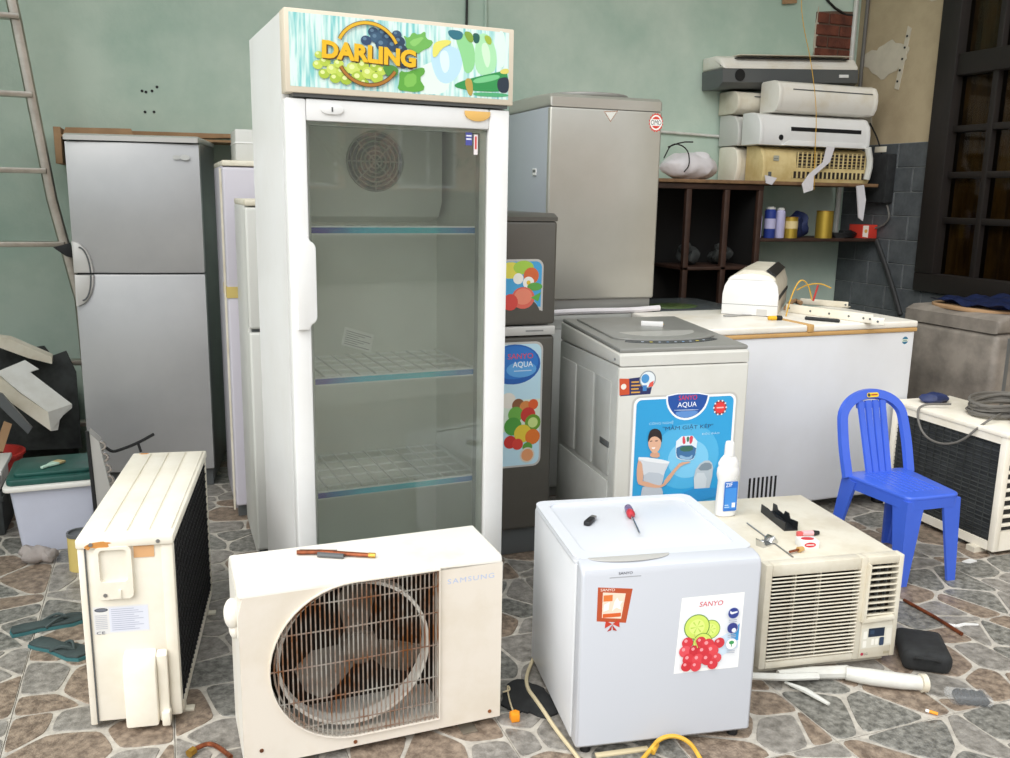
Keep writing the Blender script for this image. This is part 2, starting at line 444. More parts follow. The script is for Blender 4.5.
r_ = rest.build('far_stones', floor, smooth=False); r_['kind'] = 'stuff'


# ------------------------------------------------------------------ wall details
# grey stone tiles on the right wall (below the beige paint, up to the window)
TH, TWd = .148, .30
me_cache = {}
for r in range(12):
    z1 = 1.725-r*TH; z0 = z1-TH
    if z1 < .1: break
    y = YB-.002; k = 0; wd = TWd if r % 2 else TWd*.55
    while y > 1.7:
        ya = y-wd
        if z1 > .86 and ya < 2.64: ya = 2.64
        if y-ya > .03:
            key = (round(y-ya, 3), round(z1-z0, 3))
            if key not in me_cache:
                o = G('grey_tile').box(-.012, 0, -key[0]+.003, -.003, .002, key[1]-.002, .003, 1).build('tile', wr, smooth=False); me_cache[key] = o.data
            else:
                o = bpy.data.objects.new('tile', me_cache[key]); COL.objects.link(o); o.parent = wr
            o.location = (XR, y, z0)
        if z1 > .86 and ya <= 2.641: break
        y = ya; wd = TWd
gr = G('tile_grout').box(XR-.006, XR, 2.64, YB, 0, 1.725).box(XR-.006, XR, 1.7, 2.64, 0, .84).build('grout_bed', wr, smooth=False)
# scraped plaster patches on the beige wall
def blob(c, rx, rz, seed, n=26):
    rn = random.Random(seed); ph = [rn.uniform(0, 6.3) for _ in range(4)]
    return [(c[0]+rx*(1+.18*math.sin(2*a+ph[0])+.13*math.sin(5*a+ph[1])+.08*math.sin(9*a+ph[2]))*math.cos(a), c[1]+rz*(1+.18*math.sin(3*a+ph[1])+.13*math.sin(4*a+ph[3])+.08*math.sin(11*a))*math.sin(a)) for a in [2*math.pi*i/n for i in range(n)]]
G('plaster_patch').prism(blob((3.10, 2.25), .17, .10, 4), 'x', XR-.003, XR).prism(blob((3.22, 1.83), .06, .09, 9), 'x', XR-.003, XR).prism([(2.90, 2.40), (2.93, 2.42), (2.99, 2.06), (2.955, 2.05)], 'x', XR-.005, XR).prism(blob((2.7, 2.56), .10, .025, 5), 'x', XR-.003, XR).build('plaster_patch', wr)
h = G('black')
for k in range(5): h.cyl((XR-.009, 2.925+k*.011, 2.36-k*.065), (XR-.003, 2.925+k*.011, 2.36-k*.065), .007, n=10)
h.build('screw_hole', wr)
# dark window on the right wall
win = struct(G('dark_wood').box(XR-.05, XR+.12, .9, 2.63, .84, .95, .006).box(XR-.05, XR+.12, 2.49, 2.63, .95, 2.95, .006).box(XR-.05, XR+.12, .9, 1.0, .95, 2.95, .006).box(XR-.05, XR+.12, 1.0, 2.49, 2.83, 2.95, .006).build('window_1'))
G('dark_wood').box(XR-.035, XR+.10, 1.0, 2.49, 2.08, 2.20, .006).build('transom', win)
for k, yy in enumerate((2.235, 1.95, 1.66, 1.37)): G('dark_wood').box(XR-.02, XR+.06, yy-.018, yy+.018, .95, 2.83, .004).build('mullion', win)
for zz in (1.265, 1.525, 1.785): G('dark_wood').box(XR-.015, XR+.055, 1.0, 2.49, zz-.018, zz+.018, .004).build('glazing_bar', win)
G('dark_wood').prism([(2.49, 2.08), (2.235, 2.08)]+arc(2.3625, 1.93, .1275, 0, 180, 10, .13), 'x', XR-.01, XR+.05).build('arched_rail', win) if False else None
cols = [2.49, 2.253, 2.217, 1.968, 1.932, 1.678, 1.642, 1.388, 1.352, 1.0]; rows = [(.95, 1.247), (1.283, 1.507), (1.543, 1.767), (1.803, 2.08), (2.20, 2.83)]
glass_mat('window_glass', 'cfc8ba', .05, ior=1.25)
for k in range(0, 10, 2):
    for (a, b) in rows: G('window_glass').box(XR+.018, XR+.022, cols[k+1], cols[k], a, b).build('pane', win, smooth=False)
cur = G('curtain'); n = 60
pts = [(XR+.06+.018*math.sin(i*1.7), .95+i*(1.6/n)) for i in range(n+1)]
cur.prism([(p[0], p[1]) for p in pts]+[(p[0]+.006, p[1]) for p in pts[::-1]], 'z', .93, 2.9).build('curtain', win)
# brick patch on the back wall
bk = G('mortar').prism([(4.42, 2.27), (4.73, 2.25), (4.735, 2.57), (4.55, 2.56), (4.42, 2.545)], 'y', YB-.004, YB).build('mortar_bed', wb, smooth=False)
bz = 2.265
for r in range(4):
    xs = [(4.425, 4.60), (4.61, 4.733)] if r % 2 == 0 else [(4.43, 4.515), (4.525, 4.70), (4.708, 4.733)]
    for a, b in xs: G('brick').box(a, b, YB-.016, YB-.003, bz, bz+.062, .004, 1).build('brick', wb)
    bz += .072
rim = G('plaster_patch').prism(blob((4.43, 2.4), .012, .15, 3), 'y', YB-.006, YB).build('broken_plaster_edge', wb)
# screw holes left in the green wall
h = G('black')
for x, y in ((142, 91), (146, 92), (152, 91), (157, 87), (145, 112), (154, 112)):
    p = py(x, y, YB); h.cyl((p.x, YB-.003, p.z), (p.x, YB+.003, p.z), .007, n=10)
h.build('screw_hole', wb)
# conduits in the corner and along the wall
def conduit(pts, r, mat, name, label, cat): return tag(G(mat).tube(pts, r, 10).build(name), label, cat)
conduit([(4.715, YB-.02, 3.98), (4.71, YB-.02, 1.1)], .016, 'pvc_white', 'conduit_pipe', 'white conduit pipe running down the room corner beside the brick patch', 'pipe')
conduit([(XR-.02, 3.27, 3.98), (XR-.02, 3.28, 2.2), (XR-.02, 3.27, 1.78)], .012, 'cable_grey', 'grey_cable', 'thin grey cable running down beside the corner conduit', 'cable')
conduit([(3.2, YB-.012, 1.765), (3.78, YB-.012, 1.75)], .009, 'pvc_white', 'wall_conduit', 'thin white conduit fixed low along the green wall beside the stacked air conditioners', 'pipe')
conduit([Vector((py(815, 0, YB-.01).x, YB-.01, 3.95)), Vector((py(818, 0, YB-.01).x, YB-.01, 2.9)), py(827, 0, YB-.01), py(835, 8, YB-.01), py(846, 15, YB-.01), py(856, 16, YB-.01)], .008, 'cable_black', 'black_cable', 'black cable curving over the top of the brick patch', 'cable')
conduit([Vector((py(467, -6, YB-.01).x, YB-.01, 3.97)), py(467, -6, YB-.01), py(466.5, 26, YB-.01), py(466, 40, YB-.01), Vector((py(466, 40, YB-.01).x, YB-.01, 1.4))], .007, 'cable_black', 'hanging_cable', 'black cable hanging down the wall behind the tall display fridge', 'cable')
conduit([Vector((py(486, -6, YB-.01).x, YB-.01, 3.97)), py(486, -6, YB-.01), Vector((py(485, 40, YB-.01).x, YB-.01, 1.4))], .009, 'green_wall', 'painted_conduit', 'conduit painted green on the wall behind the tall display fridge', 'pipe')

# ------------------------------------------------------------------ tall glass door display fridge
t = thing('display_fridge', 'tall white glass-door display fridge with fruit-printed header reading DARLING', 'fridge', (1.066, .813, 0), .06)
W2, D = .3145, .545
b = G('white').box(-W2, -W2+.03, .05, D, .0, 1.812).box(W2-.03, W2, .05, D, .0, 1.812).box(-W2+.03, W2-.03, D-.03, D, .0, 1.812).box(-W2+.03, W2-.03, .05, D-.03, 1.62, 1.812).box(-W2+.03, W2-.03, .06, D-.03, .0, .16)
b.build('cabinet', t)
b = G('interior').box(-W2+.03, -W2+.036, .06, D-.03, .16, 1.61).box(W2-.036, W2-.03, .06, D-.03, .16, 1.61).box(-W2+.036, W2-.036, D-.04, D-.03, .16, 1.61).box(-W2+.036, W2-.036, .06, D-.04, .16, .17).box(-W2+.036, W2-.036, .06, D-.04, 1.60, 1.61)
b.build('liner', t)
fc = G('interior').prism([(D-.04, 1.6), (D-.04, 1.27), (D-.13, 1.29), (D-.16, 1.34), (D-.16, 1.6)], 'x', -W2+.04, W2-.06, .006).build('evaporator_cover', t)
g = G('interior_dark')
for r in (.02, .034, .048, .062, .076, .09): g.tube([(.03+r*math.cos(a*.2618), D-.165, 1.46+r*math.sin(a*.2618)) for a in range(24)], .0028, 5, True)
for a in range(4): g.cyl((.03-.09*math.cos(a*.785), D-.165, 1.46-.09*math.sin(a*.785)), (.03+.09*math.cos(a*.785), D-.165, 1.46+.09*math.sin(a*.785)), .0025, n=6)
g.build('fan_guard', fc)
G('panel_dark').cyl((.03, D-.161, 1.46), (.03, D-.1601, 1.46), .088, n=24).build('fan_opening', fc)
for sx in (-1, 1):
    g = G('wire_white').box(sx*(W2-.047)-.008, sx*(W2-.047)+.008, .11, .122, .2, 1.30).m('interior_dark')
    for k in range(24): g.box(sx*(W2-.047)-.003, sx*(W2-.047)+.003, .1085, .1105, .24+k*.043, .255+k*.043)
    g.build('shelf_rail', t, smooth=False)
for k, z in enumerate((1.262, .842, .507)):
    s = G('wire_white')
    for i in range(11 if k else 11):
        x = -.255+i*.051; s.cyl((x, .065, z), (x, .46, z), .0028, n=6)
    for i in range(6): s.cyl((-.265, .07+i*.078, z-.004), (.265, .07+i*.078, z-.004), .0034, n=6)
    s.cyl((-.268, .06, z-.004), (-.268, .46, z-.004), .004, n=6).cyl((.268, .06, z-.004), (.268, .46, z-.004), .004, n=6)
    so = s.build('wire_shelf', t)
    G('wire_white').box(-.272, .272, .052, .06, z-.012, z+.012).m('price_cyan').box(-.27, .27, .0505, .052, z-.008, z+.008).build('price_strip', so, smooth=False)
pp = Pr(F('dfe0da')).rect(-.05, .05, -.03, .03).m(F('8a8c86'))
for k in range(7): pp.rect(-.042, .042-.02*(k % 3), .018-k*.007, .0205-k*.007)
pp.build('paper_tag', t, loc=(-.04, .36, .905), rot=(math.radians(-20), math.radians(18), 0))
# door
d = G('white').box(-W2, -.262, 0, .045, .12, 1.6, .006).box(.252, W2, 0, .045, .12, 1.6, .006).box(-.262, .252, .001, .045, 1.545, 1.6, .004).box(-.262, .252, .001, .045, .12, .2, .004)
do = d.build('door', t)
G('gasket').box(-.262, -.252, .02, .05, .2, 1.545).box(.232, .252, .02, .05, .2, 1.545).box(-.252, .232, .02, .05, 1.535, 1.545).box(-.252, .232, .02, .05, .2, .21).build('gasket', do, smooth=False)
G('door_glass').box(-.256, .246, .012, .016, .2, 1.545).build('glass_pane', do, smooth=False)
G('white').prism([(-.30, 1.0), (-.27, 1.0)]+arc(-.27, 1.035, .022, -70, 0, 6)+arc(-.27, 1.215, .022, 0, 70, 6)+[(-.27, 1.25), (-.30, 1.25)], 'y', -.016, .002, .005).build('handle', do)
G('white').prism(arc(-.205, 1.575, .02, 90, 270, 8, .012)+arc(-.185, 1.575, .02, -90, 90, 8, .012), 'y', -.005, .001, .001).m('panel_dark').box(-.197, -.193, -.0058, -.005, 1.569, 1.581).build('lock', do)
g = G('beige_trim').m(F('e2b566')).prism(arc(.215, 1.585, .038, 180, 360, 12, .02)+[(.253, 1.592), (.177, 1.592)], 'y', -.004, .001, .001)
g.build('badge', do)
pp = Pr(F('e8e8ee')).rect(.185, .205, 1.50, 1.535, F('4a4f9a')).rect(.187, .203, 1.515, 1.519, F('e8e8ee')).rect(.187, .203, 1.524, 1.528, F('e8e8ee')).rect(.210, .222, 1.475, 1.53, F('e9e0e0')).rect(.213, .219, 1.49, 1.525, F('cf4b4b'))
pp.y += 0; pp.build('glass_sticker', do, loc=(0, .0115, 0))
# header with printed panel
hd = G('beige_trim').box(-W2, W2+.004, -.012, .05, 1.612, 1.815, .003).m('panel_dark').box(-W2+.02, W2-.01, -.004, .05, 1.603, 1.613).build('header', t)
a = Pr('header_art', -.0122); x0, x1, z0, z1 = -.303, .303, 1.627, 1.805
a.rect(x0, x1, z0, z1, 'header_art')
def U(X, Y):
    u = (X-42)/898; top = 55+75*u; bot = 385+55*u; u = u/(u+(1-u)*1.1)
    return (x0+u*(x1-x0), z1-(Y-top)/(bot-top)*(z1-z0))
def chaikin(pts, n):
    for _ in range(n):
        q = []
        for u, v in zip(pts, pts[1:]+pts[:1]): q += [(u[0]*.75+v[0]*.25, u[1]*.75+v[1]*.25), (u[0]*.25+v[0]*.75, u[1]*.25+v[1]*.75)]
        pts = q
    return pts
def upoly(pts, mat, n=2): a.p(chaikin([U(*p) for p in pts], n), mat)
def udisc(X, Y, r, mat, ry=None): c = U(X, Y); a.disc(c[0], c[1], r*.00066, mat, (ry or r)*.00055)
upoly([(560, 300), (640, 260), (700, 250), (700, 420), (560, 415)], F('dfeee4'))
upoly([(610, 215), (650, 185), (740, 205), (752, 270), (735, 330), (690, 375), (640, 350)], F('b9dcec'))
upoly([(650, 225), (690, 210), (700, 300), (670, 330)], F('d9eef4'))
upoly([(715, 150), (755, 132), (800, 190), (802, 300), (760, 330), (745, 240)], F('8fd08f'))
upoly([(800, 150), (845, 128), (880, 180), (893, 260), (880, 320), (800, 330)], F('a9dfae'))
upoly([(820, 190), (850, 170), (868, 250), (850, 310)], F('cdeecb'))
upoly([(890, 120), (925, 126), (925, 290), (895, 290)], F('d9f0e4'))
upoly([(690, 120), (752, 127), (748, 165), (715, 168), (690, 146)], F('2e6f80'))
upoly([(788, 133), (820, 137), (818, 180), (795, 182)], F('1f5a52'))
upoly([(750, 125), (790, 132), (795, 180), (770, 175)], F('7fa33c'))
upoly([(835, 140), (868, 150), (868, 190), (845, 180)], F('9fb73e'))
upoly([(700, 378), (770, 345), (900, 310), (935, 300), (940, 395), (880, 405), (770, 398)], F('2f8f4c'))
upoly([(790, 345), (900, 318), (905, 345), (800, 370)], F('76c588'))
upoly([(755, 345), (790, 340), (795, 420), (775, 425)], F('b59a4a'))
upoly([(895, 345), (915, 335), (942, 335), (942, 408), (905, 408), (892, 380)], F('24303f'))
upoly([(905, 300), (940, 292), (940, 320), (905, 320)], F('d9cf6a'))
upoly([(790, 405), (940, 410), (940, 428), (800, 425)], F('4fa873'))
upoly([(628, 185), (660, 170), (702, 168), (700, 188), (665, 205), (640, 250), (625, 245)], F('e3dc6a'))
def leaf(pts, c): upoly(pts, c, 1)
leaf([(505, 150), (530, 165), (545, 135), (570, 150), (598, 128), (598, 165), (632, 175), (615, 205), (590, 215), (560, 240), (545, 215), (515, 210), (520, 180)], F('6fb256'))
leaf([(530, 175), (600, 150), (560, 200), (540, 200)], F('8cc76c'))
leaf([(490, 310), (520, 320), (550, 305), (590, 293), (597, 320), (570, 345), (600, 395), (560, 410), (520, 405), (480, 400), (490, 360)], F('5fa53f'))
leaf([(510, 330), (560, 320), (560, 380), (510, 390)], F('7ebd55'))
for X, Y, r, c in ((385, 140, 22, '2f4a66'), (425, 145, 24, '35536f'), (445, 165, 26, '2a425c'), (395, 165, 24, '3a5a75'), (355, 178, 22, '30486a'), (480, 150, 20, '33506c'), (490, 180, 24, '29405a'), (420, 195, 28, '31506c'), (465, 200, 26, '2b4560'), (500, 215, 22, '2a3d52'), (525, 275, 20, '2d4258'), (505, 285, 18, '31465c'), (535, 290, 16, '24384c')):
    udisc(X, Y, r, F(c)); udisc(X-6, Y-8, r*.35, F('5d7c94'))
for X, Y, r, c in ((160, 245, 16, 'bccf55'), (155, 290, 20, 'c3d45a'), (185, 275, 22, 'b3c84a'), (180, 330, 22, 'aac344'), (215, 310, 24, 'c9d968'), (225, 350, 22, 'a6c040'), (255, 320, 26, 'bdd155'), (270, 355, 24, 'a3bd3e'), (300, 305, 28, 'cbdb6c'), (340, 290, 24, 'b5ca4d'), (320, 345, 28, 'a9c343'), (362, 325, 28, 'c5d660'), (390, 295, 22, 'a6c040'), (395, 345, 26, 'b1c848'), (415, 315, 20, 'bccf55'), (345, 370, 18, '98b638'), (240, 285, 20, 'c3d45a')):
    udisc(X, Y, r, F(c)); udisc(X-6, Y-7, r*.4, F('dfe9a0'))
leaf([(415, 290), (450, 285), (485, 300), (480, 340), (440, 345)], F('4d8a3a'))
cx, cz = U(362, 240)
def ringarc(a0, a1, c, wd=.0085): a.band([(cx+.083*math.cos(math.radians(q)), cz+.077*math.sin(math.radians(q))) for q in [a0+(a1-a0)*i/20 for i in range(21)]], wd, F(c))
ringarc(24, 156, '6b4416', .0105); ringarc(24, 156, 'e0b22a', .0075); ringarc(207, 330, '4a2a12', .0105); ringarc(207, 330, 'a8702a', .0075)
A0, A1 = U(172, 268), U(556, 190)
a.text('DARLING', A0[0]+.003, A1[0]+.003, cz-.0245, cz+.0205, F('5a3a12'), .055, rot=-.03)
a.text('DARLING', A0[0], A1[0], cz-.022, cz+.023, F('e8b820'), .05, rot=-.03)
a.build('header_print', hd, smooth=False)

# ------------------------------------------------------------------ small white fridge in front
t = thing('mini_fridge', 'small white cube fridge with fruit sticker and orange award sticker on its door', 'fridge', (1.559, .122, 0), -.152)
W2, D, H = .233, .474, .503
G('white_enamel').box(-W2, W2, .055, D, .018, .486, .006).build('cabinet', t)
g = G('white_cool').prism(rrect(-W2-.002, W2+.002, .05, D+.002, .03, 6), 'z', .484, .497, .003)
g.ring(rrect(-W2-.002, W2+.002, .05, D+.002, .03, 6), rrect(-W2+.03, W2-.03, .085, D-.025, .03, 6), 'z', .496, .503)
g.build('top_cover', t)
M('door_grey_white', 'c2c5cc', .3)
prof = [(0, .03), (0, .478), (.006, .492), (.02, .5), (.05, .503), (.05, .02), (.01, .02)]
do = G('door_grey_white').prism(prof, 'x', -W2, W2, .008, 3).build('door', t)
G('silver_light').prism(arc(-.10, .0515, .105, 180, 360, 20, .034), 'z', .5028, .5046, .0005).build('handle_recess', do)
G('gasket').box(-W2+.006, W2-.006, .05, .056, .03, .48).build('gasket', do)
for sx in (-1, 1):
    for yy in (.03, D-.04): G('black').cyl((sx*.2, yy, 0), (sx*.2, yy, .022), .014, n=12).build('foot', t)
a = Pr(F('5d5f66')).text('SANYO', -.142, -.107, .478, .485, F('4a4c55'), True).rect(-.165, -.085, .4705, .473, F('a5a7ad'))
a.build('brand_lettering', do, smooth=False)
# orange award sticker
a = Pr(F('b8502c'))
a.p([(-.193, .45), (-.105, .44), (-.118, .352), (-.193, .362)], F('b9522e')); a.p([(-.180, .436), (-.122, .429), (-.131, .364), (-.18, .37)], F('efd9c4'))
a.text('SANYO', -.186, -.15, .438, .445, F('f4e6dc'), True, rot=-.06)
a.rect(-.178, -.155, .412, .428, F('e07b3c')); a.p([(-.15, .41), (-.143, .42), (-.138, .41), (-.129, .41), (-.135, .40), (-.132, .388), (-.145, .394), (-.155, .386), (-.152, .4)], F('fbf6ef'))
a.p([(-.176, .404), (-.162, .41), (-.164, .39), (-.177, .386)], F('fbf6ef')); a.rect(-.178, -.132, .37, .38, F('d9622c'))
for sx in (-1, 1):
    a.p([(-.153, .352), (-.153+sx*.017, .362), (-.153+sx*.019, .342)], F('c9402e')); a.p([(-.153, .350), (-.153+sx*.013, .333), (-.153+sx*.002, .336)], F('b5352a'))
a.build('award_sticker', do, smooth=False)
# fruit sticker
a = Pr(F('f1f0ee')); a.p([(.024, .405), (.19, .408), (.187, .205), (.014, .203)], F('f6f5f3'))
a.p([(.03, .398), (.185, .401), (.182, .212), (.021, .210)], F('e9ebee'))
a.text('SANYO', .072, .134, .378, .391, F('d0243c'), True, shear=.15)
a.p([(.11, .28), (.15, .30), (.182, .325), (.182, .26), (.14, .24), (.11, .25)], F('cfe0ee')); a.p([(.16, .30), (.183, .325), (.182, .28), (.165, .275)], F('3f9bd6'))
def slice_(x, z, r):
    a.disc(x, z, r, F('5f8f3a'), n=24); a.disc(x, z, r*.93, F('cfe36a'), n=24); a.disc(x, z, r*.6, F('dcec86'), n=20)
    for k in range(6): a.p([(x, z), (x+r*.5*math.cos(k*1.047), z+r*.5*math.sin(k*1.047)), (x+r*.5*math.cos(k*1.047+.25), z+r*.5*math.sin(k*1.047+.25))], F('b9d653'))
slice_(.105, .315, .026); slice_(.068, .325, .034); slice_(.085, .282, .026)
for x, z, r, c in ((.045, .285, .015, 'd43a44'), (.04, .262, .016, 'e0525c'), (.065, .262, .015, 'c92f3b'), (.08, .285, .014, 'cf3742'), (.1, .275, .017, 'd63d47'), (.13, .278, .014, 'cc3540'), (.112, .258, .017, 'e04a52'), (.088, .258, .016, 'd03440'), (.05, .24, .016, 'd43a44'), (.045, .222, .014, 'cb3039'), (.075, .238, .016, 'dd4750'), (.1, .236, .016, 'cf3742'), (.125, .238, .013, 'd94a52'), (.07, .22, .014, 'd8404a'), (.115, .222, .014, 'd23a44')):
    a.disc(x, z, r, F(c)); a.disc(x-r*.3, z+r*.35, r*.3, F('f09aa0'), n=10)
a.band([(.06, .31), (.064, .29), (.072, .27)], .002, F('c9cf70'))
for z, c in ((.356, '2f3f8c'), (.316, '353f86'), (.273, 'f4f6f4')):
    a.disc(.162, z, .0155, F('c9cede')); a.disc(.162, z, .0142, F(c))
a.p([(.152, .357), (.157, .353), (.172, .357), (.172, .361), (.158, .359), (.153, .363)], F('e8ecf4')); a.disc(.166, .310, .006, F('e8ecf4'))
a.disc(.162, .277, .007, F('3f9a5a'), .005); a.rect(.1608, .1632, .266, .275, F('3f9a5a'))
for z in (.337, .332, .296, .291, .254, .249): a.rect(.15, .172, z, z+.0022, F('b3b9c6'))
a.build('fruit_sticker', do, smooth=False)
# lighter and screwdriver on its top
p = pz(590, 521, .503)
t = thing('lighter', 'small black lighter lying on top of the mini fridge', 'lighter', (p.x, p.y, .497), .75)
G('black').box(-.028, .018, -.009, .009, 0, .014, .004).build('lighter_body', t); G('steel').box(.018, .032, -.008, .008, .001, .013, .002).build('lighter_head', t)
p = pz(631, 517, .503)
t = thing('screwdriver', 'screwdriver with red and clear purple handle lying on top of the mini fridge', 'screwdriver', (p.x, p.y, .5095), math.atan2((pz(624, 502, .503)-pz(640, 538, .503)).y, (pz(624, 502, .503)-pz(640, 538, .503)).x))
o = G('purple_handle').lathe([(.006, -.062), (.011, -.056), (.012, -.03), (.0105, -.022)], n=12).m(F('b8323c')).lathe([(.0105, -.022), (.0115, -.015), (.0115, 0), (.006, .008)], n=12).build('handle', t, rot=(0, -math.pi/2, 0))
G('chrome').cyl((-.005, 0, 0), (-.14, 0, 0), .003, n=8).build('shaft', t)

# ------------------------------------------------------------------ SAMSUNG outdoor unit
t = thing('outdoor_unit', 'white outdoor air conditioner unit with rusty arched fan grille and faded SAMSUNG lettering', 'air conditioner', (.879, .355, 0), .019)
W2, D, z0, H = .3245, .233, .02, .472
# front plate with D-shaped opening
ox, oz, oR = -.055, .253, .2
inner = [(.158, oz-.205)]+[(.158, oz+.205)]
inner = arc(ox, oz, .207, 90, 270, 24, .205)
inner = [(.158, oz+.205)]+inner+[(.158, oz-.205)]
n = len(inner)
outer = []
for i, p in enumerate(inner):
    if i == 0: outer.append((W2, H-.02))
    elif i == n-1: outer.append((W2, z0))
    else:
        q = 90+180*(i-1)/(n-3); c, s_ = math.cos(math.radians(q)), math.sin(math.radians(q))
        k = min((W2+ox)/max(-c, 1e-6), (H-.02-oz)/max(s_, 1e-6) if s_ > 0 else (oz-z0)/max(-s_, 1e-6)); outer.append((ox+c*k, oz+s_*k))
g = G('front_aged').ring(outer, inner, 'y', 0, .012)
g.ring([(p[0], p[1]) for p in inner], [((p[0]-.0)*.985-.001, oz+(p[1]-oz)*.985) for p in inner], 'y', -.006, .03)
g.build('front_plate', t)
# casing: top, sides, back, bottom
g = G('white_aged').prism([(.0, H-.02), (.0, H-.012), (.006, H-.002), (.02, H), (D-.015, H), (D, H-.015), (D, H-.02)], 'x', -W2, W2, .006, 3)
g.box(-W2, -W2+.01, .012, D, z0, H-.02).box(W2-.01, W2, .012, D, z0, H-.02).box(-W2+.01, W2-.01, D-.01, D, z0, H-.02).box(-W2+.01, W2-.01, .012, D-.01, z0, z0+.012)
g.build('casing', t)
G('dark_inside').box(-W2+.012, .19, D-.03, D-.012, z0+.012, H-.022).box(.185, .195, .014, D-.03, z0+.012, H-.022).build('condenser', t)
G('white_aged').ring(arc(-.05, oz, .19, 0, 352.5, 47), arc(-.05, oz, .182, 0, 352.5, 47), 'y', .03, .07).build('fan_shroud', t)
f_ = G('fan_blade').cyl((-.03, .05, oz), (-.03, .10, oz), .045, n=20, bev=.006).build('fan_hub', t)
for k in range(3):
    q = k*2*math.pi/3+.4; pts = []
    m = Matrix.Translation((-.03, .075, oz)) @ Matrix.Rotation(q, 4, 'Y')
    bl = G('fan_blade').prism([(.035, -.03), (.10, -.065), (.16, -.06), (.172, .0), (.15, .045), (.09, .04), (.04, .03)], 'y', -.002, .002, mx=m @ Matrix.Rotation(.45, 4, 'X')); bl.build('fan_blade', t)
gr = G('rusty_wire')
def zext(x):
    if x > ox: return .2
    return .2*math.sqrt(max(0, 1-((x-ox)/.204)**2))
for k in range(7):
    zz = oz+.2*math.sin(math.radians(-78+k*26)); xl = ox-.204*math.sqrt(max(0, 1-((zz-oz)/.203)**2))
    gr.tube([(xl, .004, zz), ((xl+.158)/2, .001, zz), (.158, .004, zz)], .0019, 5)
gr.tube([(p[0]+.006, .005, p[1]) for p in arc(ox, oz, .2, 90, 270, 20, .198)], .0025, 5)
go = gr.build('grille_frame', t)
x = .152
while x > -.25:
    e = zext(x)
    if e > .02: G('rusty_wire').cyl((x, -.002, oz-e), (x, -.002, oz+e), .0019, n=5).build('grille_bar', go)
    x -= .0112
G('white_aged').sphere((-W2-.008, .075, .385), .036, (.55, .75, 1.05)).sphere((-W2-.004, .08, .345), .026, (.5, .8, 1)).build('valve_knob', t)
a = Pr(F('a9b9dc')).text('SAMSUNG', .178, .302, .413, .426, F('b4c2e2'), True, spacing=1.2); a.build('brand_lettering', t, smooth=False)
for x in (-.18, .235): G('aluminium').box(x-.02, x+.02, -.02, .2, 0, .004).box(x-.02, x+.02, .03, .2, .0, .022).build('foot', t)
for x, z in ((.295, .04), (-.06, .032), (-.285, .06)): G('rust').cyl((x, -.002, z), (x, .001, z), .005, n=10).build('screw', t)
G('cable_grey').tube([(W2+.002, .2, .30), (W2+.016, .21, .28), (W2+.018, .21, .25), (W2+.002, .2, .24)], .003, 6, smooth=2).build('wire_loop', t)
# copper fitting on its top
a0 = pz(297, 554, .475); a1 = pz(374, 557, .475); dd = (a1-a0); L = dd.length
t = thing('copper_fitting', 'short copper and grey tube fitting lying on top of the rusty outdoor unit', 'pipe fitting', (a0.x, a0.y, .4795), math.atan2(dd.y, dd.x))
G('copper').tube([(0, 0, 0), (L*.3, .006, .002), (L*.6, .002, .001), (L*.95, 0, 0)], .006, 8).build('tube', t)
G('cable_grey').tube([(L*.02, .012, -.001), (L*.5, .016, 0)], .0045, 8).m('panel_dark').cyl((L*.28, -.008, .0), (L*.62, -.012, .0), .0065, n=8).build('sleeve', t)
G('brass').cyl((L*.93, 0, 0), (L*1.02, 0, 0), .0065, n=6).build('nut', t)
# bent copper pipe on the floor
pts = [pz(x, y, .012) for x, y in ((190, 753), (198, 747), (210, 743), (220, 748), (231, 757))]
t = thing('bent_copper_pipe', 'bent copper pipe end with brass nut on the floor before the rusty outdoor unit', 'pipe', (pts[0].x, pts[0].y, .012))
G('copper').tube([p-Vector((pts[0].x, pts[0].y, .012)) for p in pts], .006, 8, smooth=2).build('tube', t)
q = pts[1]-pts[0]; G('brass').cyl(-q*.15, q*.5, .011, n=6).build('nut', t)

# ------------------------------------------------------------------ cream outdoor unit at the left (end on)
t = thing('outdoor_unit', 'cream outdoor air conditioner unit seen end-on with recessed handle and black coil side', 'air conditioner', (.311, .649, 0), -.15)
W2, D, z0, H = .1115, .76, .02, .524
g = G('cream').box(-W2+.016, W2-.006, .008, D, z0, H-.03, .004).box(-W2, -W2+.016, .002, D, z0-.005, H-.03, .003)
g.box(W2-.03, W2, .004, .03, z0, H-.03, .006).box(W2-.01, W2, D-.03, D, z0, H-.03, .004).box(W2-.008, W2, .03, D-.03, z0, z0+.03)
g.build('casing', t)
g = G('cream').box(-W2-.003, W2+.003, -.003, D+.003, H-.03, H-.004, .006)
for k in range(4): g.box(-W2+.012+k*.053, -W2+.058+k*.053, .04, D-.02, H-.006, H, .002)
tp = g.build('top_panel', t)
for x in (-.078, .078): G('steel').cyl((x, -.005, H-.018), (x, -.002, H-.018), .005, n=10).build('screw', tp)
G('rust_spot').prism(blob((-.06, H-.02), .03, .008, 6), 'y', -.0036, -.003).build('rust_stain', tp); G('rust_spot').prism(blob((-.085, H-.024), .008, .006, 2), 'y', -.0036, -.003).build('rust_stain', tp); G('rust_spot').prism(blob((-.075, .735), .012, .006, 8), 'z', H-.002, H+.0006).build('rust_stain', tp)
G('coil').box(W2-.006, W2-.002, .03, D-.03, z0+.03, H-.03).build('coil', t)
g = G('black')
for k in range(26): g.box(W2-.002, W2+.001, .03+k*.0268, .0315+k*.0268, z0+.03, H-.03)
for k in range(17): g.box(W2-.002, W2+.001, .03, D-.03, z0+.04+k*.026, z0+.0415+k*.026)
g.build('wire_guard', t, smooth=False)
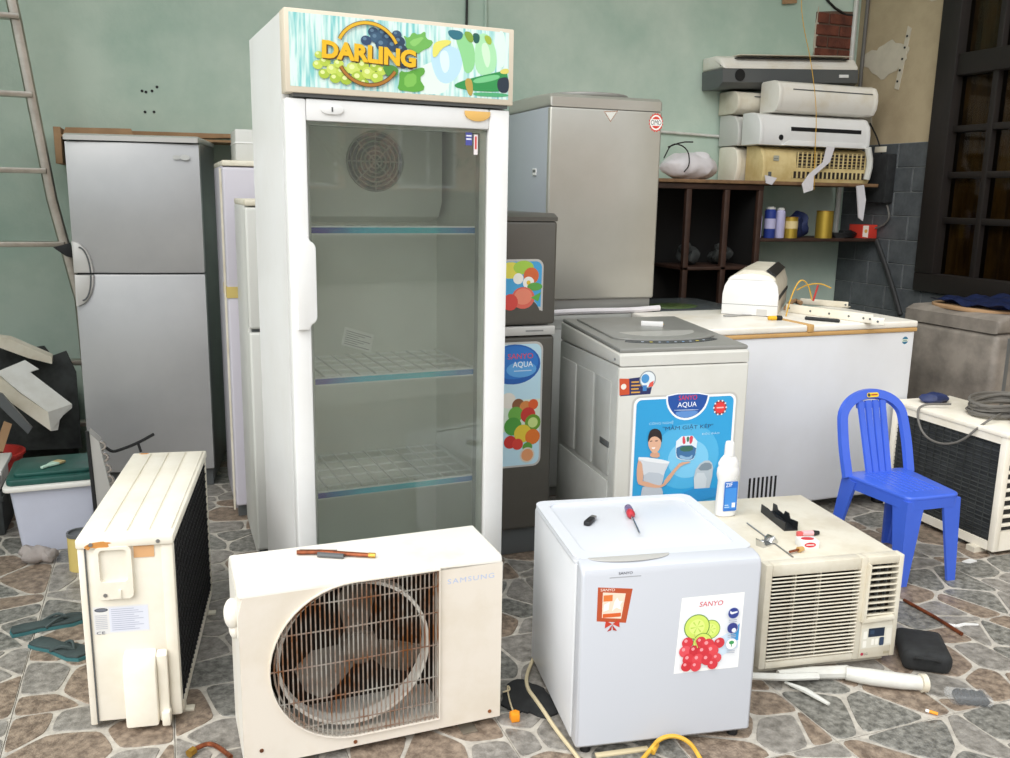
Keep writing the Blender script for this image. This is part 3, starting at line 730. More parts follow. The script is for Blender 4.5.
# recessed handle
g = G('cream').ring(rrect(-.072, .014, .36, .497, .012), rrect(-.062, .004, .405, .49, .01), 'y', -.006, .012).prism(rrect(-.062, .004, .405, .49, .01), 'y', .004, .008).m('steel').cyl((-.052, -.008, .372), (-.052, -.005, .372), .005, n=10).m('cream').box(-.02, -.014, -.01, -.005, .362, .385, .001)
g.build('recessed_handle', t)
G('tape_brown').box(.018, .066, .006, .0085, .462, .492).build('tape', t, smooth=False)
a = Pr(F('e4e4e2'), .0078).rect(-.087, .044, .262, .336, F('e3e2e0')); a.rect(-.05, .042, .266, .332, F('dcdfea')); a.disc(-.068, .327, .016, F('2b2f3a'), .0055, rot=.0); a.disc(-.068, .327, .0135, F('70757f'), .004)
for k in range(11): a.rect(-.045, .02+.018*((k*7) % 3-1)*.6, .326-k*.0055, .3275-k*.0055, F('aeb2c4'))
for k in range(8): a.rect(-.083, -.055, .312-k*.005, .3135-k*.005, F('b8bac2'))
a.text('CE', -.082, -.062, .262, .270, F('6a6c74'), True); a.build('rating_label', t, smooth=False)
g = G('cream').prism([(.008, .015), (-.026, .015), (-.03, .17), (-.016, .2), (.008, .212)], 'x', -.022, .058, .006, 2).prism([(.0, .02), (-.014, .02), (-.014, .20), (0, .212)], 'x', .058, .084, .004).box(.066, .086, -.03, .0, .012, .05, .003)
g.build('valve_cover', t)
G('panel_dark').box(-W2+.016, -W2+.0185, .004, .0085, z0, H-.03).build('panel_gap', t, smooth=False)
for yy in (.05, .62): G('cream_dark').box(-W2, W2+.022, yy, yy+.025, 0, .006, .001).box(-W2, W2, yy, yy+.025, 0, .022).build('foot', t)

# ------------------------------------------------------------------ window air conditioner
t = thing('window_air_conditioner', 'beige window air conditioner with louvred front lying on the floor beside the mini fridge', 'air conditioner', (2.208, .291, 0), -.133)
W2, D, z0, H = .2235, .56, .03, .352
G('cream_dark').box(-W2+.004, W2-.004, .035, D, z0, H-.004, .004).build('casing', t)
# front frame built round the grille, vent and control openings
g = G('cream_dark')
for q in ((-W2, -.202, z0, H), (.082, .103, z0, H), (.207, W2, z0, H), (-.202, .082, .316, H), (-.202, .082, z0, .052), (.103, .207, .327, H), (.103, .207, z0, .158)):
    g.box(q[0], q[1], 0, .036, q[2], q[3], .003)
fr = g.build('front_frame', t)
G('dark_inside').box(-.202, .082, .03, .034, .052, .316).box(.103, .207, .03, .034, .158, .327).build('filter', fr, smooth=False)
lo = G('cream_dark').box(-.122, -.118, .012, .028, .052, .316).box(-.042, -.038, .012, .028, .052, .316).build('intake_grille', t)
for k in range(23):
    z = .058+k*.0114
    G('cream_dark').box(-.203, .083, -.004, .016, -.0022, .0022, .001, 1).build('slat', lo, loc=(0, 0, z), rot=(math.radians(-25), 0, 0))
vt = G('panel_dark').box(.128, .131, .014, .026, .158, .327).box(.154, .157, .014, .026, .158, .327).box(.18, .183, .014, .026, .158, .327).build('outlet_vent', t)
for k in range(9): G('cream_dark').box(.104, .206, -.004, .014, -.0025, .0025, .001, 1).build('louver', vt, loc=(0, 0, .17+k*.0185), rot=(math.radians(-15), 0, 0))
G('cream_dark').prism([(.096, .152), (.102, .332), (.108, .332), (.106, .164), (.2, .168), (.206, .156)], 'y', -.014, .004, .001).build('vent_lip', vt)
a = Pr(F('d9d3c0'), -.0005); a.p([(.106, .128), (.208, .131), (.209, .067), (.107, .062)], F('dcd8ca')); a.rect(.128, .182, .098, .126, F('1f2c40')); a.rect(.134, .148, .107, .119, F('30445c'))
a.rect(.167, .183, .068, .095, F('33435c'), .004)
for x in (.112,): a.rect(x, x+.012, .093, .118, F('f0ede4'), .003); a.rect(x, x+.012, .066, .088, F('f0ede4'), .003)
a.rect(.14, .15, .072, .092, F('f2efe6'), .003); a.rect(.153, .163, .072, .092, F('f2efe6'), .003); a.rect(.187, .205, .072, .122, F('e6e2d6'), .003)
a.build('control_panel', t, smooth=False)
a = Pr(F('b0304a'), -.0005).disc(.113, .045, .005, F('b0304a')).text('LG', .12, .132, .041, .049, F('6a6560'), True).rect(.185, .205, .04, .048, F('a99f88')); a.build('brand_lettering', t, smooth=False)
G('cream_dark').box(-W2+.01, W2-.01, .04, .3, 0, .031).build('base_pan', t)
ZT = H-.004
# things on top of it
p = pz(725, 515, ZT)
t = thing('bleach_bottle', 'white plastic bottle with blue label standing on the window air conditioner', 'bottle', (p.x, p.y, ZT), -.1)
G('white').lathe([(.030, 0), (.036, .004), (.037, .04), (.033, .12), (.039, .142), (.038, .16), (.034, .168), (.036, .178), (.028, .194), (.017, .206)], n=24, sq=.62).build('bottle_body', t)
G('white').lathe([(.0165, .204), (.0155, .235), (.0135, .248), (.012, .25)], n=18).build('cap', t)
a = Pr(F('2f7fd0')).rect(-.022, .026, .022, .122, F('2a6fc4'), .004); a.rect(-.018, .022, .03, .1, F('3d8ad8')); a.text('ZIF', -.018, .006, .105, .118, F('f0f4fa'), True, rot=.1); a.rect(.008, .02, .034, .05, F('e9eef4')); a.rect(-.018, .0, .034, .037, F('b9d4f0')); a.rect(-.018, -.004, .041, .044, F('b9d4f0'))
a.build('label_print', t, loc=(0, -.0235, 0), smooth=False)
p = pz(778, 522, ZT); p2 = pz(791, 531, ZT); p1 = pz(767, 512, ZT)
ang = math.atan2(p1.y-p2.y, p1.x-p2.x)
t = thing('black_bracket', 'black plastic channel bracket lying on the window air conditioner', 'bracket', (p2.x, p2.y, ZT), ang)
Lb = (p1-p2).length
G('black').box(0, Lb, -.022, .022, 0, .004, .001).build('base', t)
G('black').prism([(0, 0), (Lb, 0), (Lb, .03), (Lb*.86, .032), (Lb*.8, .02), (Lb*.55, .02), (Lb*.5, .034), (Lb*.36, .036), (Lb*.3, .022), (0, .03)], 'y', -.022, -.019).build('side', t)
G('black').prism([(0, 0), (Lb, 0), (Lb, .028), (Lb*.7, .03), (Lb*.4, .022), (0, .028)], 'y', .019, .022).build('side', t)
p = pz(810, 549, ZT); p2 = pz(797, 549, ZT)
t = thing('capacitor_box', 'small white cardboard box with red oval logo on the window air conditioner', 'box', (p.x+.003, p.y+.012, ZT), -.25)
G('white').box(-.028, .028, -.012, .03, 0, .024, .001).build('carton', t)
a = Pr(F('c9303a'), -.0122).disc(.0, .0125, .018, F('c9303a'), .008).rect(-.012, .012, .011, .014, F('f4e6e6')); a.build('logo', t, smooth=False)
G(F('c9303a')).prism(arc(0, .01, .02, 0, 360, 20, .012)[:-1], 'z', .024, .0245).build('top_logo', t)
p = pz(806, 536, ZT)
t = thing('electrical_plug', 'red and pink component with black tip behind the small carton on the window air conditioner', 'component', (p.x, p.y, ZT+.009), -.2)
G(F('cf5a5a')).box(-.03, -.012, -.008, .008, -.009, .006, .002).m(F('e0a9ad')).cyl((-.015, 0, 0), (.022, 0, 0), .0085, n=12).build('barrel', t); G('black').cyl((.022, 0, 0), (.042, .0, 0), .009, .006, n=10).build('tip', t)
p = pz(768, 544, ZT)
t = thing('metal_clamp', 'shiny metal clamp with folded wings on the window air conditioner', 'clamp', (p.x, p.y, ZT), .3)
G('chrome').prism([(-.04, 0), (-.045, .022), (-.043, .024), (-.03, .006), (-.005, .006), (.0, .018), (.012, .026), (.03, .006), (.03, 0)], 'y', -.014, .014, .0008).build('plate', t); G('panel_dark').box(-.028, -.006, -.016, .016, .005, .012, .002).build('rubber_pad', t)
p = pz(797, 551, ZT)
t = thing('brass_nozzle', 'small brass valve with cork coloured tip on the window air conditioner', 'valve', (p.x-.01, p.y-.012, ZT+.009), .15)
G('copper').cyl((-.03, 0, 0), (.005, 0, 0), .004, n=8).build('stem', t); G(F('c9a060')).cyl((.005, 0, 0), (.024, 0, 0), .009, .007, n=10).build('tip', t)
a0 = pz(747, 523, ZT+.003); a1 = pz(793, 557, ZT+.003)
tag(G('steel').cyl(a0, a1, .0022, n=8).build('thin_rod'), 'thin metal rod lying across the window air conditioner', 'rod')

# ------------------------------------------------------------------ washing machine with the big blue sticker
t = thing('washing_machine', 'light grey top-loading washing machine with large blue AQUA sticker behind the mini fridge', 'washing machine', (2.112, .996, 0), -.075)
W2, D = .2485, .592
g = G('washer_white').box(-W2, W2, .0, .02, .03, .80, .008, 3).m('washer_side').box(-W2, W2, .018, D, .03, .80, .006)
bo = g.build('cabinet', t)
sp_ = G('washer_side').box(-W2-.004, -W2+.001, .06, .20, .40, .74, .003).box(-W2-.004, -W2+.001, .22, .38, .40, .74, .003).box(-W2-.004, -W2+.001, .40, .56, .40, .74, .003).box(-W2-.004, -W2+.001, .06, .56, .08, .38, .003).build('side_pressing', bo)
G('panel_dark').box(-W2-.006, -W2+.001, .06, .14, .50, .525, .003).build('side_handle', bo)
G('washer_white').prism([(0, .803), (0, .838), (.012, .846), (D, .874), (D, .803)], 'x', -W2, W2, .008, 3).build('top_frame', t)
tc = G('washer_top').prism([(-W2+.004, .012), (W2-.004, .012), (W2-.004, D-.01), (-W2+.004, D-.01)], 'z', 0, .016, .006, 3)
sl = math.atan2(.028, .58)
tco = tc.build('top_cover', t, loc=(0, 0, .8455), rot=(sl, 0, 0))
lidpoly = [(-.205, .53), (-.205, .19)]+arc(0, .19, .205, 180, 360, 20, .085)[1:-1]+[(.205, .19), (.205, .53)]
lid = G('washer_top').prism(lidpoly, 'z', .015, .024, .004, 2).m('lid_pale').prism(arc(.0, .25, .15, 180, 360, 20, .09), 'z', .0235, .0246).build('lid', t, loc=(0, 0, .8455), rot=(sl, 0, 0))
cpn = [(-.17, .085)]+[(x, y-.07) for x, y in arc(0, .19, .2, 200, 340, 16, .085)]+[(.17, .085)]
cpn = arc(0, .17, .215, 212, 328, 16, .10)+[(x, y) for x, y in arc(0, .205, .2, 325, 215, 16, .10)]
g = G('control_dark').prism(cpn, 'z', .0155, .0176)
co = g.build('control_panel', t, loc=(0, 0, .8455), rot=(sl, 0, 0))
for k in range(9):
    x = -.12+k*.03; y = .17-.10*math.sqrt(max(0, 1-(x/.215)**2))+.018
    G([F('d9c93a'), F('b9c4d2'), F('7fa8d0')][0 if k in (1, 7) else 1+k % 2]).prism(arc(x, y, .007 if k in (1, 7) else .005, 0, 360, 10, .004)[:-1], 'z', .0172, .0182).build('button', co)
for x in (-.2, .2):
    for y in (.06, .53): G('black').cyl((x, y, 0), (x, y, .032), .018, n=12).build('foot', t)
G('steel').cyl((-W2-.001, .04, .822), (-W2-.003, .04, .822), .004, n=8).build('screw', t)
# poster sticker
a = Pr('silver_light', 0); a.p(rrect(-.198, .212, .262, .697, .03, 5), 'silver_light')
a.p(rrect(-.19, .205, .268, .691, .026, 5), F('f2f3f4')); a.p(rrect(-.18, .196, .274, .683, .02, 5), F('2f9ed6'))
a.disc(.02, .47, .13, F('4fb0e0'), .12, n=30); a.disc(.03, .46, .08, F('7cc7ec'), .07, n=30)
def K(X, Y): return (-.18+(X-132)*.000617, .683-(Y-(148-.095*(X-132)))*.000617)
def kp(pts, c): a.p(chaikin([K(*q) for q in pts], 1), F(c))
kp([(312, 100), (585, 80), (580, 130), (560, 180), (520, 220), (470, 245), (420, 250), (370, 235), (330, 195), (312, 150)], 'eef2f6')
kp([(322, 105), (574, 87), (568, 130), (548, 175), (512, 210), (468, 232), (422, 238), (376, 224), (340, 188), (324, 150)], '1f4f9e')
kp([(370, 205), (430, 195), (520, 190), (505, 212), (468, 230), (422, 236), (384, 224)], '5f8fcf')
def kt(s_, X0, Y0, X1, Y1, c, bold=True, sh=0):
    p, q = K(X0, Y1), K(X1, Y0-.095*(X1-X0)*1); a.text(s_, p[0], q[0], p[1], p[1]+(Y1-Y0)*.000617, F(c), bold, shear=sh)
kt('SANYO', 390, 108, 505, 136, 'd8343c'); kt('AQUA', 385, 148, 505, 182, 'f4f6fa'); kp([(365, 192), (518, 182), (518, 186), (365, 196)], 'c9d6ea')
kt('CÔNG NGHỆ', 215, 268, 365, 290, 'a9d9f0'); kt('"MÂM GIẶT KÉP"', 300, 286, 618, 322, '27446e'); kt('ĐỘC ĐÁO', 550, 318, 662, 334, 'bfe3f4')
p = K(655, 165); a.disc(p[0], p[1], .026, F('8a3a3c'), .027)
for k in range(10): a.disc(p[0]+.0245*math.cos(k*.628), p[1]+.0255*math.sin(k*.628), .0035, F('e9e4e4'), n=8)
a.disc(p[0], p[1], .0205, F('e03c3c')); a.rect(p[0]-.014, p[0]+.014, p[1]-.0025, p[1]+.0025, F('f0b9b9'))
# tub cut-away
kp([(388, 345), (525, 335), (515, 470), (480, 488), (410, 482), (388, 460)], 'dfeaf2'); kp([(392, 400), (520, 392), (512, 468), (480, 484), (412, 478), (392, 455)], '3f6f9e')
kp([(412, 405), (500, 395), (495, 430), (420, 435)], '3a6a5a'); kp([(425, 345), (440, 342), (450, 385), (430, 392)], 'd84a5a'); kp([(470, 340), (495, 338), (490, 380), (472, 390)], 'd84a5a')
kp([(452, 345), (470, 343), (468, 375), (455, 376)], '3f7a64'); kp([(410, 450), (470, 470), (500, 445), (490, 480), (420, 480)], '8fb4d4')
# small washer drawing
kp([(510, 555), (560, 485), (620, 480), (640, 540), (610, 700), (525, 690)], 'b9c4cc'); kp([(530, 545), (565, 495), (625, 495), (625, 540)], '7f8f9c'); kp([(512, 560), (600, 555), (590, 700), (527, 690)], 'ccd4da')
# woman in a silver dress, arm out
kp([(185, 680), (195, 640), (310, 645), (325, 690), (320, 780), (180, 780)], 'b9c0c9')
kp([(165, 470), (155, 500), (150, 560), (158, 630), (185, 640), (195, 600), (190, 520)], 'd9a88c')
kp([(160, 468), (355, 490), (340, 530), (325, 560), (318, 610), (200, 600), (190, 560), (180, 500), (155, 495)], 'd2d7de')
kp([(195, 560), (320, 565), (318, 620), (300, 650), (195, 640)], 'bcc4ce'); kp([(160, 468), (355, 490), (348, 512), (156, 492)], 'e9ecf0')
kp([(155, 620), (200, 612), (290, 640), (320, 630), (330, 600), (400, 520), (420, 498), (480, 490), (488, 496), (430, 515), (400, 545), (345, 630), (300, 656), (190, 645)], 'd9a88c')
kp([(235, 440), (285, 440), (290, 475), (225, 472)], 'd3a084'); kp([(212, 375), (235, 345), (275, 345), (295, 375), (290, 420), (262, 452), (235, 440), (215, 410)], 'dfb094')
kp([(210, 385), (212, 340), (225, 312), (255, 302), (285, 315), (298, 350), (296, 390), (285, 362), (255, 348), (228, 356), (216, 380)], '2b2022')
kp([(232, 415), (262, 412), (252, 424), (240, 424)], 'f2e6e2'); kp([(222, 378), (238, 374), (238, 379), (223, 382)], '3a2a28'); kp([(254, 374), (272, 372), (272, 377), (255, 379)], '3a2a28')
kp([(440, 660), (700, 640), (700, 690), (500, 745), (440, 760)], '2f8fcc'); kp([(500, 745), (600, 738), (600, 748), (500, 755)], 'd8343c')
a.build('poster_sticker', bo, smooth=False)
a = Pr(F('2a2f5e')); a.p([(-.245, .758), (-.118, .768), (-.13, .703), (-.242, .70)], F('2a2f5e')); a.p([(-.248, .762), (-.212, .76), (-.208, .705), (-.245, .703)], F('c9502e')); a.disc(-.231, .733, .01, F('e9e2d9'))
for k in range(4): a.rect(-.203, -.175+.006*(k % 2), .745-k*.012, .75-k*.012, F('d9a24a'))
a.disc(-.143, .755, .031, F('8f969c'), .031); a.disc(-.143, .755, .027, F('dfe6ea'), .027); a.disc(-.152, .758, .015, F('4a90c8'), .016); a.p([(-.135, .742), (-.12, .75), (-.122, .73), (-.14, .728)], F('e0584a')); a.rect(-.16, -.145, .715, .735, F('3f7fc0'))
a.build('feature_sticker', bo, smooth=False)
# small white box on its lid
p = pz(652, 326, .885)
t = thing('small_plastic_part', 'small white rectangular plastic part lying on the grey washing machine lid', 'plastic part', (p.x, p.y, .885), -.55)
G('white').box(-.042, .042, -.012, .012, 0, .018, .002).build('part_body', t); G('brass').cyl((.0425, -.005, .009), (.044, -.005, .009), .003, n=8).m('black').cyl((.0425, .005, .009), (.044, .005, .009), .003, n=8).build('socket_hole', t)

# ------------------------------------------------------------------ silver washing machine on top, and those under and beside it
def washer(t, W2, D, H, body, side, top):
    bo = G(body).box(-W2, W2, 0, .03, .045, H-.06, .01, 3).m(side).box(-W2+.002, W2-.002, .028, D, .045, H-.06, .006).build('cabinet', t)
    G(top).box(-W2+.012, W2-.012, .012, D-.01, .0, .05, .004).build('base_skirt', t)
    tf = G(body).prism([(0, H-.06), (.0, H-.02), (.02, H-.006), (D*.3, H), (D, H), (D, H-.06)], 'x', -W2, W2, .012, 3).build('top_frame', t)
    return bo, tf
t = thing('washing_machine', 'tall silver washing machine with round OMO sticker standing on another machine', 'washing machine', (2.273, 1.987, .868), -.017)
bo, tf = washer(t, .269, .526, .93, 'silver_washer', 'side_blue_grey', 'washer_top')
G('washer_top').prism(arc(0, .25, .2, 0, 360, 28, .2)[:-1], 'z', .928, .945, .006).build('lid', t)
a = Pr(F('d8d8d6')).p([(-.02, .86), (.05, .865), (.015, .815)], 'chrome'); a.p([(-.012, .856), (.042, .860), (.015, .822)], F('d9d9d2')); a.build('triangle_badge', bo, smooth=False)
a = Pr(F('d03a2e'))
cx, cz = .238, .823
a.p([(cx+(.037 if k % 2 else .031)*math.cos(k*math.pi/16), cz+(.042 if k % 2 else .036)*math.sin(k*math.pi/16)) for k in range(32)], F('d23c2e')); a.disc(cx, cz, .029, F('f0efe9'), .033); a.disc(cx, cz, .023, F('d23c2e'), .026)
a.rect(cx-.030, cx+.030, cz-.014, cz+.014, F('eeeeea'), .006); a.text('OMO', cx-.026, cx+.026, cz-.011, cz+.011, F('1d1d22'), .02); a.build('round_sticker', bo, smooth=False)
G('white').box(-.272, -.268, .14, .185, .585, .615, .001).m('panel_dark').box(-.2725, -.2718, .146, .18, .598, .611).build('hose_socket', bo)
t2 = thing('washing_machine', 'grey washing machine mostly hidden beneath the tall silver washing machine', 'washing machine', (2.273, 1.987, 0), -.017)
washer(t2, .269, .526, .845, 'washer_side', 'washer_side', 'washer_top')
tag(G('bag_white').tube([pz(551, 318, .86), pz(600, 316, .862), pz(640, 311, .862), pz(656, 306, .866)], .011, 8, smooth=1).build('rolled_cloth'), 'rolled white cloth strip tucked under the front of the tall silver washing machine', 'cloth') if False else None
c0, c1 = Vector((2.02, 1.96, .862)), Vector((2.56, 1.955, .862))
tag(G('bag_white').tube([c0, c0.lerp(c1, .3)+Vector((0, 0, .004)), c0.lerp(c1, .7), c1+Vector((0, 0, .008))], .013, 8, smooth=1, rb=.013).build('rolled_cloth'), 'rolled white cloth strip along the foot of the tall silver washing machine', 'cloth')
t = thing('washing_machine', 'dark grey washing machine with green oval lid window behind the chest freezer', 'washing machine', (2.86, 2.02, 0), 0)
bo, tf = washer(t, .27, .55, .83, 'washer_side', 'washer_side', 'washer_top')
G('lid_dark').prism(rrect(-.25, .25, .03, .53, .08, 6), 'z', .83, .84, .004).m('lid_green').prism(arc(-.08, .2, .14, 0, 360, 26, .10)[:-1], 'z', .8385, .844, .002).build('lid', t)

# ------------------------------------------------------------------ brown grey fridge behind
t = thing('refrigerator', 'dark grey-brown two-door fridge with AQUA sticker between display fridge and washing machines', 'fridge', (1.535, 1.385, 0), 0)
G('brown_grey').box(-.25, .25, .06, .55, .04, 1.285, .006).build('cabinet', t)
G('brown_grey').prism([(.0, 1.275), (0, 1.29), (.03, 1.303), (.55, 1.303), (.55, 1.283), (.05, 1.28)], 'x', -.252, .252, .006).build('top_cover', t)
d1 = G('brown_grey').box(-.25, .25, 0, .058, .90, 1.276, .012, 3).build('freezer_door', t)
G('silver_light').box(-.248, .248, -.008, .03, .862, .895, .004).m(F('8a8a88')).box(.13, .2, -.0085, -.008, .876, .882).build('handle_trim', t)
d2 = G('brown_grey').box(-.25, .25, 0, .058, .11, .858, .012, 3).build('fridge_door', t)
G('panel_dark').box(-.24, .24, .03, .1, .0, .105, .004).build('kick_plate', t)
a = Pr('silver_light'); a.p([(-.2, .955)]+[(-.2, 1.138)]+arc(.17, 1.112, .028, 90, 0, 6)+[(.198, .95)]+arc(.12, .93, .07, 20, 90, 8), 'silver_light')
a.p([(-.195, .965), (-.195, 1.130)]+arc(.168, 1.108, .024, 90, 0, 6)+[(.19, .965)]+arc(.115, .938, .07, 25, 90, 8), F('4aa5d8'))
a.disc(.07, 1.1, .05, F('e3d95a'), .03); a.disc(.12, 1.11, .04, F('a9cf4f'), .025); a.disc(.15, 1.08, .03, F('d86a3a')); a.disc(.1, 1.07, .02, F('f4f2ea')); a.disc(.14, 1.055, .022, F('f6f4ee')); a.disc(.14, 1.055, .008, F('e9c43a')); a.disc(.165, 1.04, .03, F('5fa54a'), .015); a.disc(.12, 1.0, .045, F('e06a5a'), .04); a.disc(.12, 1.005, .035, F('ea8a70'), .03); a.p([(.15, 1.0), (.19, 1.02), (.18, .985)], F('5fae4a')); a.disc(.07, .985, .03, F('d84a42'))
a.build('fruit_sticker', d1, smooth=False)
a = Pr('silver_light'); a.rect(-.2, .205, .36, .838, 'silver_light', .03); a.rect(-.194, .198, .367, .83, F('bfe0ee'), .027)
a.rect(-.194, .198, .50, .62, F('d9e6d6')); a.disc(.09, .755, .105, F('2460b0'), .075, n=28); a.disc(.09, .762, .096, F('2f78c8'), .062, n=28); a.disc(.12, .735, .06, F('5fa5e0'), .03)
a.text('SANYO', .065, .165, .775, .795, F('e0453f'), True); a.text('AQUA', .085, .165, .74, .765, F('f0f6fa'), True); a.rect(.09, .16, .728, .732, F('bcd8f0'))
for x, z, r, c in ((.07, .62, .03, 'e9e4d9'), (.11, .6, .025, '8a5a3a'), (.14, .59, .025, 'd88a4a'), (.17, .6, .02, 'e0602f'), (.1, .565, .03, '6fae4a'), (.15, .56, .03, 'c93a34'), (.17, .53, .032, '6a9a2f'), (.17, .53, .02, 'c9dc8a'), (.09, .52, .035, '4f9a3f'), (.13, .49, .035, 'e3c83f'), (.17, .475, .03, 'e0762f'), (.08, .46, .025, 'c9342f'), (.11, .45, .022, 'd84238'), (.15, .435, .02, '5f9a3f'), (.15, .405, .03, 'd9d2c4'), (.15, .405, .024, 'e09a6a')): a.disc(x, z, r, F(c))
a.build('aqua_sticker', d2, smooth=False)

# ------------------------------------------------------------------ silver fridge and the two pale fridges at the left
t = thing('refrigerator', 'silver two-door fridge with curved grip handles standing beside the ladder', 'fridge', (.339, 2.633, 0), -.166)
W2, D, H = .271, .6, 1.59
G('panel_dark').box(-W2+.004, W2-.004, .065, D, .02, H-.02, .006).build('cabinet', t)
G('silver_light').prism([(-.005, H-.028), (-.005, H-.008), (.02, H), (D, H), (D, H-.02), (.06, H-.024)], 'x', -W2-.002, W2+.002, .006, 3).build('top_cover', t)
def fdoor(z0, z1, nm):
    pr_ = [(-W2, .06), (-W2, .02)]+[(-W2+W2*2*i/12, .012-.012*math.sin(math.pi*i/12)+.004) for i in range(13)]+[(W2, .02), (W2, .06)]
    return G('silver').prism(pr_, 'z', z0, z1, .005, 2).build(nm, t)
dA = fdoor(1.0, H-.032, 'freezer_door'); dB = fdoor(.09, .994, 'fridge_door')
G('black').box(-W2+.01, W2-.01, .02, .06, .993, 1.001).build('door_gap', t, smooth=False); G('panel_dark').box(-W2+.01, W2-.01, .05, .1, 0, .085).build('kick_plate', t, smooth=False)
for dd_, sg, zc in ((dA, 1, 1.002), (dB, -1, .992)):
    pts = [(-W2+.002, zc), (-W2+.002, zc+sg*.135)]+[(-W2+.002+.078*math.sin(math.pi/2*(i/8)), zc+sg*.135*math.cos(math.pi/2*(i/8))) for i in range(9)]
    G('silver_light').prism(pts[1:] if False else pts, 'y', -.004, .02, .003, 2).build('grip_handle', dd_)
    arcp = [(-W2+.03+.04*math.sin(math.pi/2*(i/8)), -.006, zc+sg*.11*math.cos(math.pi/2*(i/8))) for i in range(9)]
    G('panel_dark').tube(arcp, .0035, 6).build('grip_shadow_line', dd_)
a = Pr(F('c9c9c6'), -.0005).disc(.18, 1.5, .016, F('bdbdba'), .01).disc(.215, 1.5, .02, F('c6c6c3'), .012); a.build('removed_badge_mark', dA, smooth=False)
for x in (-.22, .22): G('black').cyl((x, .08, 0), (x, .08, .03), .02, n=10).build('foot', t)
def pale_fridge(label, x, y, rz, W, D, H, zs, m1, m2):
    t = thing('refrigerator', label, 'fridge', (x, y, 0), rz)
    G(m2).box(0, W, .06, D, .03, H-.02, .006).m('cream_dark').box(0, W, .0, D, H-.022, H, .006).build('cabinet', t)
    G(m1).box(.0, W, 0, .055, zs+.006, H-.026, .01, 3).build('freezer_door', t); G(m1).box(.0, W, 0, .055, .06, zs-.006, .01, 3).build('fridge_door', t)
    G('panel_dark').box(.01, W-.01, .02, .06, zs-.006, zs+.006).build('door_gap', t, smooth=False); G('panel_dark').box(.01, W-.01, .05, .1, 0, .055).build('kick_plate', t, smooth=False)
    return t
M('lilac_white', 'c3bfc8', .4); M('grey_white', 'c9c9c4', .4)
t = pale_fridge('pale lilac-white fridge with yellow tape beside the silver fridge', .672, 2.12, 0, .54, .56, 1.48, .955, 'lilac_white', 'lilac_white')
G('tape_yellow').box(-.002, .3, -.003, .2, .94, .985).build('tape', t, smooth=False)
G('cream_dark').box(-.008, 0, .05, .062, .03, 1.45).build('gasket_edge', t, smooth=False)
pale_fridge('narrow grey-white fridge half hidden behind the tall display fridge', .708, 1.60, 0, .5, .46, 1.335, .88, 'grey_white', 'grey_white')
p = py(232, 160, 2.25)
t = thing('white_carton', 'white box standing on top of the pale lilac-white fridge', 'box', (.735, 2.22, 1.48), 0)
G('grey_white').box(0, .25, 0, .25, 0, .125, .004).build('carton', t); G('white').box(-.002, .252, -.003, .253, .07, .075, .001).build('lid_edge', t)
# cardboard sheet lying on the silver fridge and reaching along the wall
t = thing('cardboard_sheet', 'long flattened brown cardboard box lying on top of the silver fridge', 'cardboard', (.03, 2.97, 1.591), 0)
G('cardboard').prism([(0, 0), (.02, .045), (.3, .05), (.32, .0)], 'y', .12, .36, .002).box(-.0, 1.1, .1, .37, .0, .012, .002).build('box_panel', t)
G('cardboard').box(-.03, .0, .1, .37, -.12, .045, .002).build('end_flap', t)
G('cardboard').prism([(.3, .012), (1.1, .05), (1.1, .056), (.3, .05)], 'y', .3, .37, .001).build('side_flap', t)

# ------------------------------------------------------------------ aluminium step ladder at the far left
t = thing('step_ladder', 'tall aluminium ladder with flat rungs standing beside the silver fridge', 'ladder', (-.36, 3.0, 0), 0)
def LP(x, y, Y=3.02): q = py(x, y, Y); return Vector((q.x+.36, q.y-3.0, q.z))
pa, pb, pc, pd = LP(-2, -60), LP(33, 105), LP(52, 200), LP(80, 300)
foot = Vector((pd.x+.02, pd.y, 0.0)); 
rail = [pa, LP(16, 20), pb, pc, pd, foot]
G('aluminium').tube(rail, .024, 8, nrm=(0, 1, 0), rb=.012).build('rail', t)
G('aluminium').tube([Vector((-q.x-.0, q.y, q.z)) for q in rail], .024, 8, nrm=(0, 1, 0), rb=.012).build('rail', t)
for (x, y) in ((20, 17), (33, 95), (47, 171), (65, 244)):
    q = LP(x, y); G('aluminium').box(-q.x, q.x, q.y-.03, q.y+.03, q.z-.012, q.z+.012, .003).build('rung', t)
z = .55
while z > .2:
    G('aluminium').box(-(pd.x+.005), pd.x+.005, pd.y-.03, pd.y+.03, z-.012, z+.012, .003).build('rung', t); z -= .3
q = LP(66, 247); G('black').prism([(q.x-.05, q.z), (q.x+.02, q.z+.02), (q.x+.035, q.z-.05), (q.x+.0, q.z-.04)], 'y', q.y-.04, q.y+.0, .002).build('hinge_bracket', t)

# ------------------------------------------------------------------ junk at the left
M('heap_dark', '3a3d3c', .8, col2='1d1f1e', amt=.9, scale=9)
p = Vector((0, 2.0, 0))
t = thing('cooler_box', 'pale blue-white plastic box with dark green lid behind the cream outdoor unit', 'container', (.005, 2.0, 0), .02)
t0 = bmesh.new()
def taper(g, w0, d0, w1, d1, z0, z1, r=.02):
    A = rrect(-w0, w0, 0, 2*d0, r); Bq = rrect(-w1, w1, d0-d1, d0+d1, r); n = len(A)
    lo = [g.bm.verts.new((*p, z0)) for p in A]; hi = [g.bm.verts.new((*p, z1)) for p in Bq]
    for i in range(n): f = g.bm.faces.new((lo[i], lo[(i+1) % n], hi[(i+1) % n], hi[i])); f.material_index = g.mi
    for q in (lo[::-1], hi): f = g.bm.faces.new(q); f.material_index = g.mi
    return g
taper(G('bucket_body'), .125, .11, .15, .135, 0, .265).build('tub', t)
